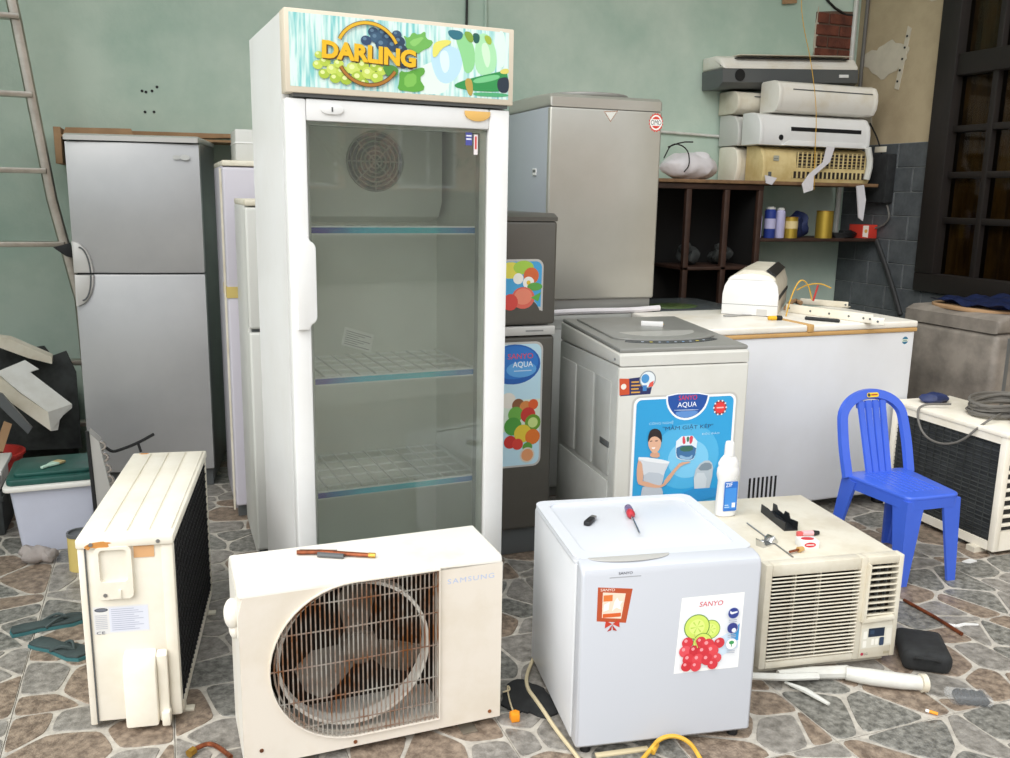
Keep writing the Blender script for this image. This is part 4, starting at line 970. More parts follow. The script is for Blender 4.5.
G('bucket_rim').prism(rrect(-.17, .165, -.045, .265, .025), 'z', .255, .275, .005).build('rim', t)
g = G('bucket_lid').prism(rrect(-.158, .155, -.03, .255, .025), 'z', .275, .30, .006).prism(rrect(-.135, .13, -.0, .225, .02), 'z', .30, .315, .005).build('lid', t)
p = pz(52, 466, .315)
t = thing('paint_brush', 'paint brush with pale green handle lying on the dark green lid', 'brush', (p.x, p.y, .318), .9)
G(F('b9d6c4')).prism([(-.05, -.006), (-.02, -.007), (.0, -.016), (.02, -.018), (.02, .018), (.0, .016), (-.02, .007), (-.05, .006)], 'z', 0, .01, .003).build('handle', t); G(F('b5a070')).box(.02, .05, -.019, .019, .0, .009, .002).build('bristles', t)
p = pz(73, 573)
t = thing('paint_tin', 'yellow paint tin half hidden behind the cream outdoor unit', 'tin', (p.x+.03, p.y+.04, 0))
G('tape_yellow').lathe([(.045, 0), (.045, .13)], n=20).build('tin_body', t); G('panel_dark').lathe([(.047, .128), (.047, .14), (.04, .14), (.04, .132)], n=20).build('tin_rim', t)
p = pz(38, 562)
o = G('rag'); o.sphere((0, 0, .03), .05, (1.1, .8, .62), 18, 12).sphere((-.03, .01, .04), .03, (1, 1, .8)).sphere((.035, -.01, .025), .035, (1, .9, .7))
for v in o.bm.verts: v.co += Vector((math.sin(v.co.y*140+v.co.z*60), math.sin(v.co.x*120), math.sin(v.co.x*150+v.co.y*90)*.6))*.005; v.co.z = max(v.co.z, 0)
tag(o.build('rag', loc=(p.x, p.y, 0)), 'crumpled grey rag on the floor in front of the pale plastic box', 'cloth')
# flip flop sandals
def sandal(label, x, y, rz, grp=None):
    p = pz(x, y)
    t = thing('flip_flop', label, 'sandal', (p.x, p.y, 0), rz); t.scale = (.85, .85, 1)
    sh = [(-.12, -.03), (-.125, 0), (-.12, .028), (-.08, .034), (-.02, .028), (.04, .042), (.09, .045), (.12, .03), (.13, .0), (.12, -.03), (.08, -.043), (.03, -.036), (-.03, -.026), (-.08, -.032)]
    G('slipper_teal').prism(sh, 'z', 0, .01).m('rubber_slipper').prism([(a*.97, b*.95) for a, b in sh], 'z', .0098, .018, .002).build('sole', t)
    G('rubber_slipper').tube([(.07, .0, .016), (.04, .022, .035), (-.01, .034, .012)], .005, 6, smooth=2).tube([(.07, .0, .016), (.04, -.022, .035), (-.01, -.032, .012)], .005, 6, smooth=2).build('strap', t)
sandal('dark flip-flop with teal edge lying on the floor left of the cream outdoor unit', 60, 651, -.75)
sandal('flip-flop lying crosswise nearer the pale plastic box, left of the cream unit', 48, 627, .2)
# broken white air conditioner cover on a heap of dark panels
t = thing('broken_cover', 'broken white air conditioner cover leaning on the heap at the left wall', 'plastic cover', (0, 0, 0), 0)
Yc = 2.72
def V3(x, y, Y=Yc): return py(x, y, Y)
def slab(g, pix, Y, th=.02):
    P = [py(x, y, Y+dy) for x, y, dy in pix]; n = len(P)
    nrm = (P[1]-P[0]).cross(P[2]-P[0]).normalized()*th
    if nrm.y < 0: nrm = -nrm
    A = [g.bm.verts.new(q) for q in P]; Bv = [g.bm.verts.new(q+nrm) for q in P]
    fs = [g.bm.faces.new(A), g.bm.faces.new(Bv[::-1])]+[g.bm.faces.new((A[i], Bv[i], Bv[(i+1) % n], A[(i+1) % n])) for i in range(n)]
    for f in fs: f.material_index = g.mi
    bmesh.ops.recalc_face_normals(g.bm, faces=fs); return g
slab(G('pvc_white'), [(-4, 372, 0), (25, 360, .06), (39, 369, .06), (30, 372, .06), (72, 404, .02), (48, 412, -.04), (20, 392, -.03)], Yc, .012).build('top_face', t)
slab(G('cream_dark'), [(-4, 374, 0), (48, 412, -.04), (51, 431, -.04), (-4, 392, 0)], Yc, .012).build('front_face', t)
slab(G('pvc_white'), [(48, 412, -.04), (72, 404, .02), (72, 408, .02), (60, 418, 0), (58, 430, -.02), (51, 431, -.04)], Yc, .01).build('end_face', t)
t = thing('scrap_heap', 'dark scrap panel leaning against the green wall under the broken white cover', 'scrap', (0, 0, 0))
slab(G('heap_dark'), [(-10, 344, .0), (14, 338, 0), (24, 349, 0), (44, 346, 0), (52, 356, 0), (66, 351, 0), (76, 372, 0), (82, 448, -.0), (-10, 452, -.0)], 2.92, .015).build('panel_sheet', t)
G('heap_dark').box(-.75, -.02, 3.12, 3.3, 0, .42, .01).build('panel_box', t)
tag(slab(G('cream_dark'), [(-5, 337, 0), (10, 339, 0), (52, 357, .02), (52, 364, .02), (28, 358, .01), (-5, 346, 0)], 2.83, .03).build('plastic_strip'), 'long pale plastic strip lying across the dark scrap heap', 'plastic strip')
tag(slab(G('panel_dark'), [(-5, 392, 0), (2, 394, 0), (32, 428, .0), (28, 434, 0), (-5, 402, 0)], 2.62, .02).build('grey_channel'), 'grey metal channel leaning below the broken white cover', 'metal channel')
tag(slab(G('cardboard'), [(4, 421, .06), (12, 424, .06), (3, 452, -.02), (-6, 450, -.02)], 2.55, .015).build('wood_plank'), 'short brown wooden plank leaning at the far left under the broken white cover', 'plank')
t = thing('red_basin', 'red plastic basin standing behind the pale plastic box', 'basin', (-.31, 2.64, 0))
G('red_plastic').lathe([(.09, 0), (.13, .22), (.14, .225), (.14, .235), (.125, .235), (.085, .02), (.0805, .02)], n=24).build('basin_wall', t)
t = thing('white_tray', 'white plastic tray beside the dark green lid', 'tray', (-.27, 2.22, 0))
G('bucket_rim').box(-.085, .055, .01, .25, .18, .25, .01).box(-.10, .07, -.01, .27, .25, .27, .005).build('tray_body', t); tag(G('heap_dark').box(-.36, -.21, 2.225, 2.475, 0, .179, .006).box(-.365, -.205, 2.22, 2.48, .14, .16, .003).build('dark_crate'), 'dark crate under the white tray at the far left', 'crate')
tag(G('dark_wood').tube([py(-4, 478, 2.1), py(10, 488, 2.1), py(16, 498, 2.12)], .012, 8, smooth=1).build('bent_rod'), 'bent brown rod leaning by the white tray', 'rod') if False else None
# coil panel leaning behind the cream unit
t = thing('coil_panel', 'corroded aluminium coil panel leaning upright beside the dark green lid', 'coil', (0, 0, 0))
Yp = 1.86
p0, p1 = py(88, 432, Yp), py(97, 500, Yp)
q0, q1 = py(100, 436, Yp+.1), py(117, 500, Yp+.05)
P = [Vector((p0.x, Yp, p0.z)), Vector((q0.x, Yp+.02, q0.z)), Vector((q1.x+.02, Yp+.02, 0.0)), Vector((p1.x, Yp, 0.0))]
g = G('silver_light'); A = [g.bm.verts.new(q) for q in P]; Bv = [g.bm.verts.new(q+Vector((.005, .06, 0))) for q in P]
g.bm.faces.new(A); g.bm.faces.new(Bv[::-1])
for i in range(4): g.bm.faces.new((A[i], Bv[i], Bv[(i+1) % 4], A[(i+1) % 4]))
bmesh.ops.recalc_face_normals(g.bm, faces=g.bm.faces[:]); g.build('fin_block', t)
g = G('chrome')
for k in range(7): c = P[1].lerp(P[2], .04+k*.1); g.tube([c+Vector((0, .02, .012)), c+Vector((.016, .02, .004)), c+Vector((.016, .02, -.012)), c+Vector((0, .02, -.02))], .006, 6, smooth=1)
g.build('tube_bend', t)
G('black').tube([P[0]+Vector((-.003, 0, .003)), P[3]+Vector((-.003, 0, 0))], .007, 6).build('edge_strip', t)
tag(G('black').tube([py(105, 447, 1.98), py(112, 452, 1.98), py(120, 450, 1.98), py(138, 443, 1.98), py(154, 434, 1.98)], .006, 6, smooth=2).tube([py(138, 443, 1.98), py(141, 452, 1.98)], .005, 6).build('black_wire'), 'stiff black wire sticking up above the cream outdoor unit', 'wire')

# ------------------------------------------------------------------ chest freezer and what lies on it
t = thing('chest_freezer', 'long white chest freezer with wooden edge trim behind the blue chair', 'freezer', (2.99, 1.42, 0), 0)
W2, D, zb = .565, .55, .81
bo = G('white_enamel').box(-W2, W2, 0, D, .06, zb, .012, 3).build('cabinet', t)
G('wood_tan').box(-W2-.004, W2+.004, -.006, D+.004, zb-.006, zb+.012, .004).build('wood_trim', t)
for k, (a0, a1) in enumerate(((-W2-.004, -.03), (.0, W2+.004))): G('white_aged').box(a0, a1, -.008, D, zb+.012, zb+.042, .008, 3).build('lid', t)
G('wood_tan').box(-.03, .0, -.01, D, zb+.012, zb+.0435, .002).build('lid_tape', t)
g = G('black')
vo = Pr('black', -.0002)
for k in range(7): G('black').box(-.265+k*.022, -.255+k*.022, -.0015, .0, .105, .2).build('vent_slot', bo, smooth=False)
a = Pr(F('2f6f8c'), -.0003).disc(.51, .765, .017, F('2b6f8e')).rect(.494, .526, .760, .770, F('dfe6d0')).rect(.499, .521, .7635, .7665, F('2a5a6a')); a.build('round_badge', bo, smooth=False)
for x in (-.5, .5): G('black').cyl((x, .05, 0), (x, .05, .062), .03, n=14).build('castor', t); G('black').cyl((x, D-.05, 0), (x, D-.05, .062), .03, n=14).build('castor', t)
ZF = zb+.042
def split_ac(t, L, Dp, H, body, cap, slot=None, kind=0):
    if kind == 0: prof = [(Dp, 0), (Dp, H*.95), (Dp*.92, H), (Dp*.35, H), (Dp*.14, H*.93), (Dp*.03, H*.75), (0, H*.5), (.03*Dp, H*.25), (Dp*.15, H*.06), (Dp*.3, 0)]
    elif kind == 1: prof = [(Dp, 0), (Dp, H*.97), (Dp*.9, H), (Dp*.3, H), (Dp*.1, H*.9), (.0, H*.65), (0, H*.3), (Dp*.12, 0)]
    else: prof = [(Dp, 0), (Dp, H), (Dp*.5, H), (Dp*.22, H*.92), (Dp*.05, H*.7), (0, H*.45), (0, H*.12), (Dp*.05, 0)]
    G(body).prism(prof, 'x', .03, L-.03, 0).build('body', t)
    c = sum(q[0] for q in prof)/len(prof), sum(q[1] for q in prof)/len(prof)
    pc = [(c[0]+(q[0]-c[0])*1.02, max(0, c[1]+(q[1]-c[1])*1.02)) for q in prof]
    G(cap).prism(pc, 'x', 0, .032, .006, 2).build('end_cap', t); G(cap).prism(pc, 'x', L-.032, L, .006, 2).build('end_cap', t)
    return prof
# air conditioner lying end-on
p0, p1 = pz(721, 314, ZF), pz(783, 313, ZF)
LA = .66
t = thing('indoor_air_conditioner', 'white indoor air conditioner seen end-on lying on the chest freezer', 'air conditioner', (p0.x, p0.y, ZF+.002), -.72)
wd = .245; hh = .215
endp = [(0, 0), (wd, 0), (wd, .10), (wd*.97, .135), (wd*.9, .16)]+[(wd*.1, .16), (wd*.03, .13), (0, .09)]
G('white').prism(endp, 'y', 0, .03, .004).build('end_cap', t)
G('cream_dark').prism([(.004, 0), (wd-.004, 0), (wd-.004, .12), (wd*.9, .175), (wd*.7, .2), (wd*.35, .2), (wd*.1, .165), (.004, .1)], 'y', .03, LA).build('body', t)
G('white').prism([(wd*.08, .158), (wd*.2, .178), (wd*.5, .186), (wd*.8, .178), (wd*.92, .158)], 'y', -.002, .03, .001).build('end_trim', t)
G('black').prism([(wd*.90, .17), (wd*.93, .178), (wd*.78, .204), (wd*.74, .2)], 'y', .03, LA-.02).build('outlet_slot', t)
G('black').prism([(wd+.001, .07), (wd-.006, .07), (wd-.006, .085), (wd+.001, .085)], 'y', .03, LA-.02).build('louver_gap', t)
G('silver_light').box(.155, .2, -.001, .001, .0, .03, .0005).m('panel_dark').box(0, wd, -.0008, .0, .046, .0475).build('seam', t, smooth=False)
# mounting plate, bracket, screwdriver, bar, wires on the freezer
def bar_on(x0, y0, x1, y1, z, wdt, th, name, label, cat, mat, holes=()):
    a0, a1 = pz(x0, y0, z), pz(x1, y1, z); d = a1-a0; L = d.length
    t = thing(name, label, cat, (a0.x, a0.y, z), math.atan2(d.y, d.x))
    G(mat).box(0, L, -.004, .0, 0, wdt, .001).box(0, L, -.004, th, 0, .004, .001).build('strip', t)
    for h in holes: G('panel_dark').cyl((L*h, -.005, wdt*.5), (L*h, -.003, wdt*.5), .005, n=10).build('hole', t)
    return t
bar_on(786, 312, 873, 324, ZF, .04, .03, 'mounting_strip', 'long cream metal strip with holes lying on the chest freezer', 'metal strip', 'cream', (.04, .3, .52, .74, .9, .97))
bar_on(871, 325, 884, 326, ZF, .034, .02, 'strip_offcut', 'short cream metal offcut beside the end of the long strip on the freezer', 'metal strip', 'cream', (.5,))
bar_on(800, 304, 848, 308, ZF, .03, .05, 'mounting_bracket', 'cream bracket lying behind the long strip on the chest freezer', 'bracket', 'cream_dark', (.95,))
a0, a1 = pz(805, 318, ZF+.008), pz(840, 321, ZF+.008)
tag(G('black').cyl(a0, a1, .0085, .0075, n=10, bev=.003).build('black_rod'), 'short black rubber rod in front of the long cream strip', 'rod')
a0 = pz(768, 318, ZF+.01); a1 = pz(782, 318, ZF+.01)
t = thing('stubby_screwdriver', 'stubby yellow and black screwdriver lying on the freezer lid', 'screwdriver', a0)
G(F('e0b020')).cyl((0, 0, 0), (a1-a0)*.6, .009, .010, n=12, bev=.002).build('handle', t); G('black').cyl((a1-a0)*.6, (a1-a0), .0115, .0105, n=12, bev=.003).build('grip_end', t)
wires = [pz(786, 312, ZF+.005)]
tag(G('cable_yellow').tube([pz(786, 316, ZF+.004), py(790, 300, 1.75), py(797, 283, 1.75), py(803, 279, 1.75), py(809, 286, 1.77), py(812, 300, 1.77)], .003, 6, smooth=2).tube([py(797, 290, 1.75), py(806, 285, 1.78), py(820, 283, 1.8), py(831, 288, 1.8)], .003, 6, smooth=2).build('yellow_wire'), 'looped yellow wires standing up beside the white air conditioner on the freezer', 'wire')
tag(G('red_plastic').tube([py(818, 285, 1.82), py(816, 292, 1.82), py(813, 301, 1.82)], .005, 6).build('red_wire'), 'short red wire behind the cream strip on the freezer', 'wire')
o = G('cardboard').tube([pz(786, 308, ZF+.012), pz(793, 300, ZF+.02), pz(801, 303, ZF+.012)], .012, 8, smooth=1).build('copper_tube'); tag(o, 'brown wrapped tube end between the white air conditioner and the cream strip', 'tube')
pp = pz(738, 315, ZF)
tag(G('steel').box(-.09, .09, -.012, .012, 0, .005, .001).prism(arc(-.06, 0, .04, 0, 360, 16, .02)[:-1], 'z', 0, .006).build('metal_spanner', loc=(pp.x, pp.y-.03, ZF), rot=(0, 0, .05)), 'flat grey metal plate lying before the white air conditioner on the freezer', 'metal plate')

# ------------------------------------------------------------------ shelf, cabinet and the stacked indoor units
ZS = 1.475
shf = tag(G('shelf_board').box(3.0, 4.66, 2.93, YB-.005, ZS-.02, ZS, .003).build('upper_shelf'), 'long worn wooden shelf board carrying the stacked air conditioners', 'shelf')
t = thing('open_cabinet', 'dark open wooden cabinet under the upper shelf behind the freezer', 'cabinet', (3.0, 2.95, 0))
CW = .82
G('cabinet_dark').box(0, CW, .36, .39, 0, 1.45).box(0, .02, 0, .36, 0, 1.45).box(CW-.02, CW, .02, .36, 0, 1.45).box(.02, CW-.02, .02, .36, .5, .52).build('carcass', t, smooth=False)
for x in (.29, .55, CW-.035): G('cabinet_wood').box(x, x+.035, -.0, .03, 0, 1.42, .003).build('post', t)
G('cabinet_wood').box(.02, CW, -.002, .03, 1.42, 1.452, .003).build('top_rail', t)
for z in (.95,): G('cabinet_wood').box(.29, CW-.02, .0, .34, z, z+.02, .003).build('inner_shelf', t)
def junk(label, loc, seed, s=1):
    rn = random.Random(seed); g = G('heap_dark')
    for k in range(5): g.sphere((rn.uniform(-.06, .06)*s, rn.uniform(-.05, .05), .04+rn.uniform(0, .06)), .045*s, (1, .9, rn.uniform(.7, 1.2)), 12, 8)
    for v in g.bm.verts: v.co += Vector((math.sin(v.co.z*70+seed), math.sin(v.co.x*80), math.sin(v.co.y*90)))*.008; v.co.z = max(0, v.co.z)
    return tag(g.build('dark_bundle', loc=loc), label, 'bundle')
junk('dark lumpy bundle inside the open cabinet left of its middle post', (3.42, 3.12, .97), 3, .9); junk('dark lumpy bundle inside the open cabinet right of its middle post', (3.68, 3.12, .97), 8, .9)
ZL = 1.135
tag(G('cabinet_wood').box(3.83, 4.74, 2.98, YB-.005, ZL-.02, ZL, .003).build('lower_shelf'), 'short brown shelf board holding cans and tins', 'shelf')
grp = 'indoor air conditioners stacked on the shelf'
def ac(name_label, x, y, z, L, Dp, H, body, cap, kind, rz=0):
    t = thing('indoor_air_conditioner', name_label, 'air conditioner', (x, y, z), rz, grp); prof = split_ac(t, L, Dp, H, body, cap, None, kind); return t
yb_, yf = 3.14, 2.95
A = ac('cream indoor air conditioner at the bottom back of the stack touching the shelf', 3.745, 3.135, ZS, .72, .2, .205, 'cream_dark', 'cream', 1)
Cc = ac('grey-white indoor air conditioner second from bottom in the back stack', 3.74, 3.14, ZS+.212, .74, .2, .185, 'grey_white', 'grey_white', 2)
Ee = ac('yellowish indoor air conditioner in the back stack under the dark-based one', 3.725, 3.14, ZS+.399, .74, .2, .135, 'cream_dark', 'cream_dark', 0)
G('panel_dark').box(.12, .6, -.0, .005, .10, .106).build('outlet_slot', Ee, smooth=False)
Bb = ac('yellowed indoor air conditioner with open louvre grille at the bottom front of the stack', 3.80, yf, ZS, .80, .175, .205, 'yellowed', 'yellowed', 2)
G('dark_inside').box(.24, .77, -.001, .004, .085, .175).box(.21, .77, -.001, .004, .022, .062).build('grille_opening', Bb, smooth=False)
for k in range(16): G('yellowed').box(.24+k*.034, .249+k*.034, -.006, .004, .085, .175, .001, 1).build('grille_bar', Bb)
for k in range(5): G('yellowed').box(.24, .77, -.005, .002, .092+k*.019, .095+k*.019).build('grille_slat', Bb, smooth=False)
for k in range(18): G('yellowed').box(.21+k*.032, .22+k*.032, -.006, .004, .022, .062, .001, 1).build('louver', Bb)
a = Pr(F('8a8f9a'), -.0008).rect(.07, .11, .12, .15, F('a8a89a')).rect(.075, .105, .13, .134, F('6a6a62')); a.build('badge', Bb, smooth=False)
G('panel_dark').box(.04, .062, -.004, .002, .01, .055, .002).build('socket', Bb)
Dd = ac('white indoor air conditioner with a dark outlet slot in the middle of the front stack', 3.755, yf-.01, ZS+.21, .815, .18, .185, 'white', 'white', 2)
G('black').box(.22, .74, -.0015, .004, .085, .108).build('outlet_slot', Dd, smooth=False)
G('white').prism([(.16, .0), (.21, .03), (.76, .03), (.79, .0)], 'y', -.005, .01, .002).build('lower_flap', Dd); G('black').cyl((.15, -.003, .045), (.15, .002, .045), .016, n=14).build('hole', Dd)
Ff = ac('white indoor air conditioner with thin slot on top of the front stack', 3.87, yf-.01, ZS+.402, .735, .18, .18, 'white_aged', 'white_aged', 0)
G('panel_dark').box(.10, .69, .002, .012, .128, .134).build('outlet_slot', Ff, smooth=False)
t = thing('indoor_air_conditioner', 'wide white indoor air conditioner with dark grey base topping the whole stack', 'air conditioner', (3.60, 3.125, ZS+.54), 0, grp, rot=(0, math.radians(-3.0), 0))
G('panel_dark').prism([(.225, .0), (.225, .11), (0, .11), (0, .03), (.05, .0)], 'x', 0, 1.0, .006).build('base', t)
G('white_aged').prism([(.225, .108), (.225, .19), (.1, .19), (.03, .17), (-.004, .125), (-.004, .108)], 'x', .0, 1.0, .02, 3).build('cover', t)
G('cream_dark').box(.14, .97, .03, .21, .189, .194, .002).m('black').box(.1, .92, -.001, .03, .166, .172).build('top_panel', t); G('white').box(.85, .92, -.006, .002, .06, .078, .001).build('label', t); G('black').prism(arc(.12, .07, .035, 0, 360, 18)[:-1], 'y', -.004, .002).build('pipe_hole', t)
# bag and cable on the shelf
o = G('bag_white').sphere((0, 0, .075), .11, (1.75, .85, .72), 26, 16).sphere((.06, -.01, .11), .06, (1.2, .9, .8), 18, 12).sphere((-.1, -.01, .1), .05, (1.2, .9, .9), 18, 12)
for v in o.bm.verts: v.co += Vector((math.sin(v.co.z*60+v.co.y*30), math.sin(v.co.x*50), math.sin(v.co.x*45+v.co.y*60)))*.007; v.co.z = max(v.co.z, 0)
tag(o.build('plastic_bag', loc=(3.40, 3.12, ZS)), 'white plastic bag on the upper shelf beside the tall silver washing machine', 'bag')
tag(G('cable_black').tube([py(664, 158, 3.02), py(672, 142, 3.02), py(688, 148, 3.02), py(690, 165, 3.02), py(684, 172, 3.02)], .004, 6, smooth=2).tube([py(668, 147, 3.02), py(682, 142, 3.02), py(693, 142, 3.02)], .004, 6, smooth=1).build('black_wire'), 'thin black wire looped over the white plastic bag', 'wire')
tag(G('pvc_white').tube([(4.54, 2.92, 1.69), (4.57, 2.92, 1.6), (4.56, 2.93, 1.50)], .02, 8, smooth=1, rs=None).build('wrapped_pipe'), 'short wrapped white pipe hanging at the right end of the stack', 'pipe')
# torn cloth strips hanging from the grille unit
tag(slab(G('bag_white'), [(827, 146, 0), (835, 147, 0), (830, 162, -.02), (814, 176, -.03), (813, 190, -.03), (804, 193, -.03), (802, 184, -.03), (809, 174, -.03), (823, 162, -.02)], 2.935, .004).build('torn_tape'), 'torn white tape strip hanging over the yellowed grille unit', 'tape')
tag(slab(G('bag_white'), [(765, 175, 0), (777, 178, 0), (772, 185, 0), (766, 183, 0)], 2.92, .004).build('paper_scrap'), 'small white paper scrap hanging from the shelf edge', 'paper')
tag(slab(G('bag_white'), [(857, 186, 0), (864, 185, 0), (866, 200, 0), (863, 221, 0), (859, 218, 0), (858, 200, 0)], 2.9, .01).build('hanging_cloth'), 'white wrapped pipe tail hanging below the right end of the shelf', 'pipe')
tag(G('cable_yellow').tube([Vector((py(797, -4, 2.9).x, 2.95, 3.99)), py(800, -4, 2.9), py(804, 30, 2.9), py(811, 60, 2.9), py(817, 110, 2.91), py(815, 150, 2.92), py(814, 190, 2.92)], .0022, 5, smooth=2).build('yellow_twine'), 'thin yellow twine hanging down across the stacked air conditioners', 'twine')
tag(slab(G('cardboard'), [(783, -8, 0), (797, -8, 0), (797, 3, 0), (783, 4, 0)], YB-.02, .01).build('wood_block'), 'small tan block fixed high on the green wall', 'block')
# things on the lower shelf
def can(name, label, cat, x, r, h, body, cap, band=None, y=3.05, top=None):
    t = thing(name, label, cat, (x, y, ZL))
    G(body).lathe([(r*.96, 0), (r, .004), (r, h*.86), (r*.8, h*.9), (r*.8, h*.92)], n=20).build('can_body', t)
    if band: G(band).lathe([(r*1.005, h*.3), (r*1.005, h*.62)], n=20).build('label_band', t)
    G(cap).lathe([(r*.78, h*.9), (r*.78, h*.97), (r*.5, h)], n=18).build('cap', t)
    return t
can('spray_can', 'blue and white spray can standing on the lower shelf', 'can', 3.955, .035, .19, 'can_blue', 'grey_white', 'can_lilac')
can('spray_can', 'pale lilac spray can between the blue can and the gold tin', 'can', 4.03, .03, .185, 'can_lilac', 'grey_white')
can('spray_can', 'pale lilac bottle at the left end of the lower shelf', 'can', 3.87, .022, .15, 'can_lilac', 'can_lilac')
def tin(label, x, r, h, band):
    t = thing('food_tin', label, 'tin', (x, 3.04, ZL)); G('gold_tin').lathe([(r, 0), (r, h)], n=24).build('tin_body', t); G('brass').lathe([(r*1.03, h-.006), (r*1.03, h), (r*.9, h), (r*.9, h-.003)], n=24).build('rim', t); G(band).lathe([(r*1.01, h*.45), (r*1.01, h*.8)], n=24).build('label_band', t)
tin('short gold tin beside the dark blue bag on the lower shelf', 4.105, .042, .13, 'yellowed'); tin('tall gold tin right of the dark blue bag on the lower shelf', 4.36, .052, .17, 'gold_tin')
o = G('dark_blue').sphere((0, 0, .07), .08, (1.05, .7, 1.1), 20, 12)
for v in o.bm.verts: v.co += Vector((math.sin(v.co.z*60), math.sin(v.co.x*70), math.sin(v.co.x*50+v.co.y*60)))*.012; v.co.z = max(v.co.z, 0)
tag(o.build('blue_bag', loc=(4.22, 3.14, ZL)), 'crumpled dark blue bag between the two gold tins', 'bag')
t = thing('cable_bundle', 'black coiled cables and adapter on the lower shelf', 'cable', (4.53, 3.06, ZL))
g = G('cable_black')
for k in range(4): g.tube([(.075*math.cos(q*.35)*(1+.1*k), .05*math.sin(q*.35), .006+k*.009+.006*math.sin(q)) for q in range(18)], .0045, 6, True)
g.build('coil_loop', t); G('black').box(-.02, .05, -.03, .02, .0, .05, .006).build('adapter', t)
t = thing('red_carton', 'red and white cardboard carton at the right end of the lower shelf', 'box', (4.63, 3.0, ZL), 0)
G('red_box').box(0, .12, 0, .12, 0, .085, .002).build('carton', t)
a = Pr(F('efe6dc'), -.0005).p([(.005, .01), (.05, .004), (.05, .08), (.005, .08)], F('efe0d4')); a.disc(.03, .045, .012, F('d9a24a')); a.text('PHILIPS', .06, .115, .035, .05, F('f4e0d8'), True) if False else None
a.build('print', t, smooth=False)
t = thing('fuse_box', 'black electrical box fixed to the grey tiled wall beside the stack', 'electrical box', (XR-.013, 2.9, 1.36), 0)
G('black_matte').box(-.07, 0, 0, .22, 0, .30, .006).build('box_body', t); G('cream_dark').box(-.072, -.07, .02, .12, .31, .345, .001).build('paper_strip', t)
g = G('cable_black').tube([(-.03, .1, .3), (-.06, .12, .4), (-.03, .2, .46), (-.012, .25, .5)], .005, 6, smooth=2); g.build('cable', t)
tag(G('cable_grey').tube([px_(887, 205, XR-.03), px_(890, 218, XR-.03), px_(883, 226, XR-.03), px_(872, 229, XR-.04)], .006, 6, smooth=2).build('grey_lead'), 'thick grey lead bending below the black electrical box', 'cable')
tag(G('cable_black').tube([px_(876, 240, XR-.03), px_(885, 265, XR-.03), px_(893, 290, XR-.03), px_(900, 315, XR-.03)], .016, 8, smooth=1).build('drain_hose'), 'thick black hose running down the grey tiled wall', 'hose')

# ------------------------------------------------------------------ right side: dirty washer, outdoor unit, cables
t = thing('washing_machine', 'dirty grey washing machine with a dark blue cloth on top under the dark window', 'washing machine', (3.97, 1.92, 0), -math.pi/2+.02)
bo, tf = washer(t, .28, .55, .86, 'dirty_washer', 'dirty_washer', 'dirty_washer') if False else (None, None)
# local x runs towards the camera, local y to the right
G('dirty_washer').box(0, .56, 0, .56, .04, .78, .03, 3).build('cabinet', t); G('dirty_washer').box(.01, .55, .01, .55, 0, .05).build('base_skirt', t)
G('dirty_washer').prism([(0, .78), (0, .84), (.05, .862), (.5, .87), (.56, .85), (.56, .78)], 'x', 0, .56, .02, 3).build('top_frame', t)
G('cardboard').prism([(x, y) for x, y in arc(.28, .2, .25, 0, 360, 26, .17)[:-1]], 'z', .858, .874, .003).build('lid', t)
G('panel_dark').box(.555, .563, .07, .09, .1, .76).build('side_groove', t, smooth=False)
o = G('dark_blue'); n = 16
V = [[o.bm.verts.new((i/n*.5, j/n*.46, .006+.01*math.sin(i*1.1+j*.6)+.008*math.sin(j*1.3))) for j in range(n+1)] for i in range(n+1)]
for i in range(n):
    for j in range(n): o.bm.faces.new((V[i][j], V[i+1][j], V[i+1][j+1], V[i][j+1]))
bmesh.ops.solidify(o.bm, geom=o.bm.faces[:], thickness=.006)
tag(o.build('blue_cloth', loc=(4.05, 1.38, .885)), 'dark blue cloth spread on top of the dirty grey washing machine', 'cloth')
t = thing('outdoor_unit', 'cream outdoor air conditioner unit with dusty black coil side right of the blue chair', 'air conditioner', (3.43, .79, 0), -.02)
Lr, Wd, Hh, z0 = .60, .32, .505, .02
g = G('cream').box(0, .03, 0, .03, z0, Hh-.02, .004).box(0, .03, Lr-.03, Lr, z0, Hh-.02, .004).box(.0, .01, .03, Lr-.03, z0, z0+.035).box(0, .012, .03, Lr-.03, Hh-.05, Hh-.02)
g.box(.03, Wd, .004, .02, z0, .10).box(.03, Wd, .004, .02, Hh-.07, Hh-.02).box(Wd-.03, Wd, 0, Lr, z0, Hh-.02).box(.03, Wd-.03, Lr-.02, Lr, z0, Hh-.02).build('casing', t)
G('cream').box(-.005, Wd+.005, -.005, Lr+.005, Hh-.022, Hh, .006).build('top_panel', t)
G('coil').box(.012, .02, .03, Lr-.03, z0+.035, Hh-.05).build('coil', t)
g = G('heap_dark')
for k in range(22): g.box(.008, .012, .03, Lr-.03, z0+.045+k*.0185, z0+.048+k*.0185)
for k in range(14): g.box(.008, .012, .035+k*.04, .038+k*.04, z0+.035, Hh-.05)
g.build('wire_guard', t, smooth=False)
G('black').box(.03, Wd-.03, .018, .022, .10, Hh-.07).build('vent_opening', t, smooth=False)
for k in range(9): G('cream').box(.03, Wd-.03, .004, .018, .12+k*.036, .132+k*.036, .002, 1).build('louver', t)
for yy in (.06, Lr-.1): G('cream_dark').box(-.03, Wd+.03, yy, yy+.04, 0, .022).build('foot', t)
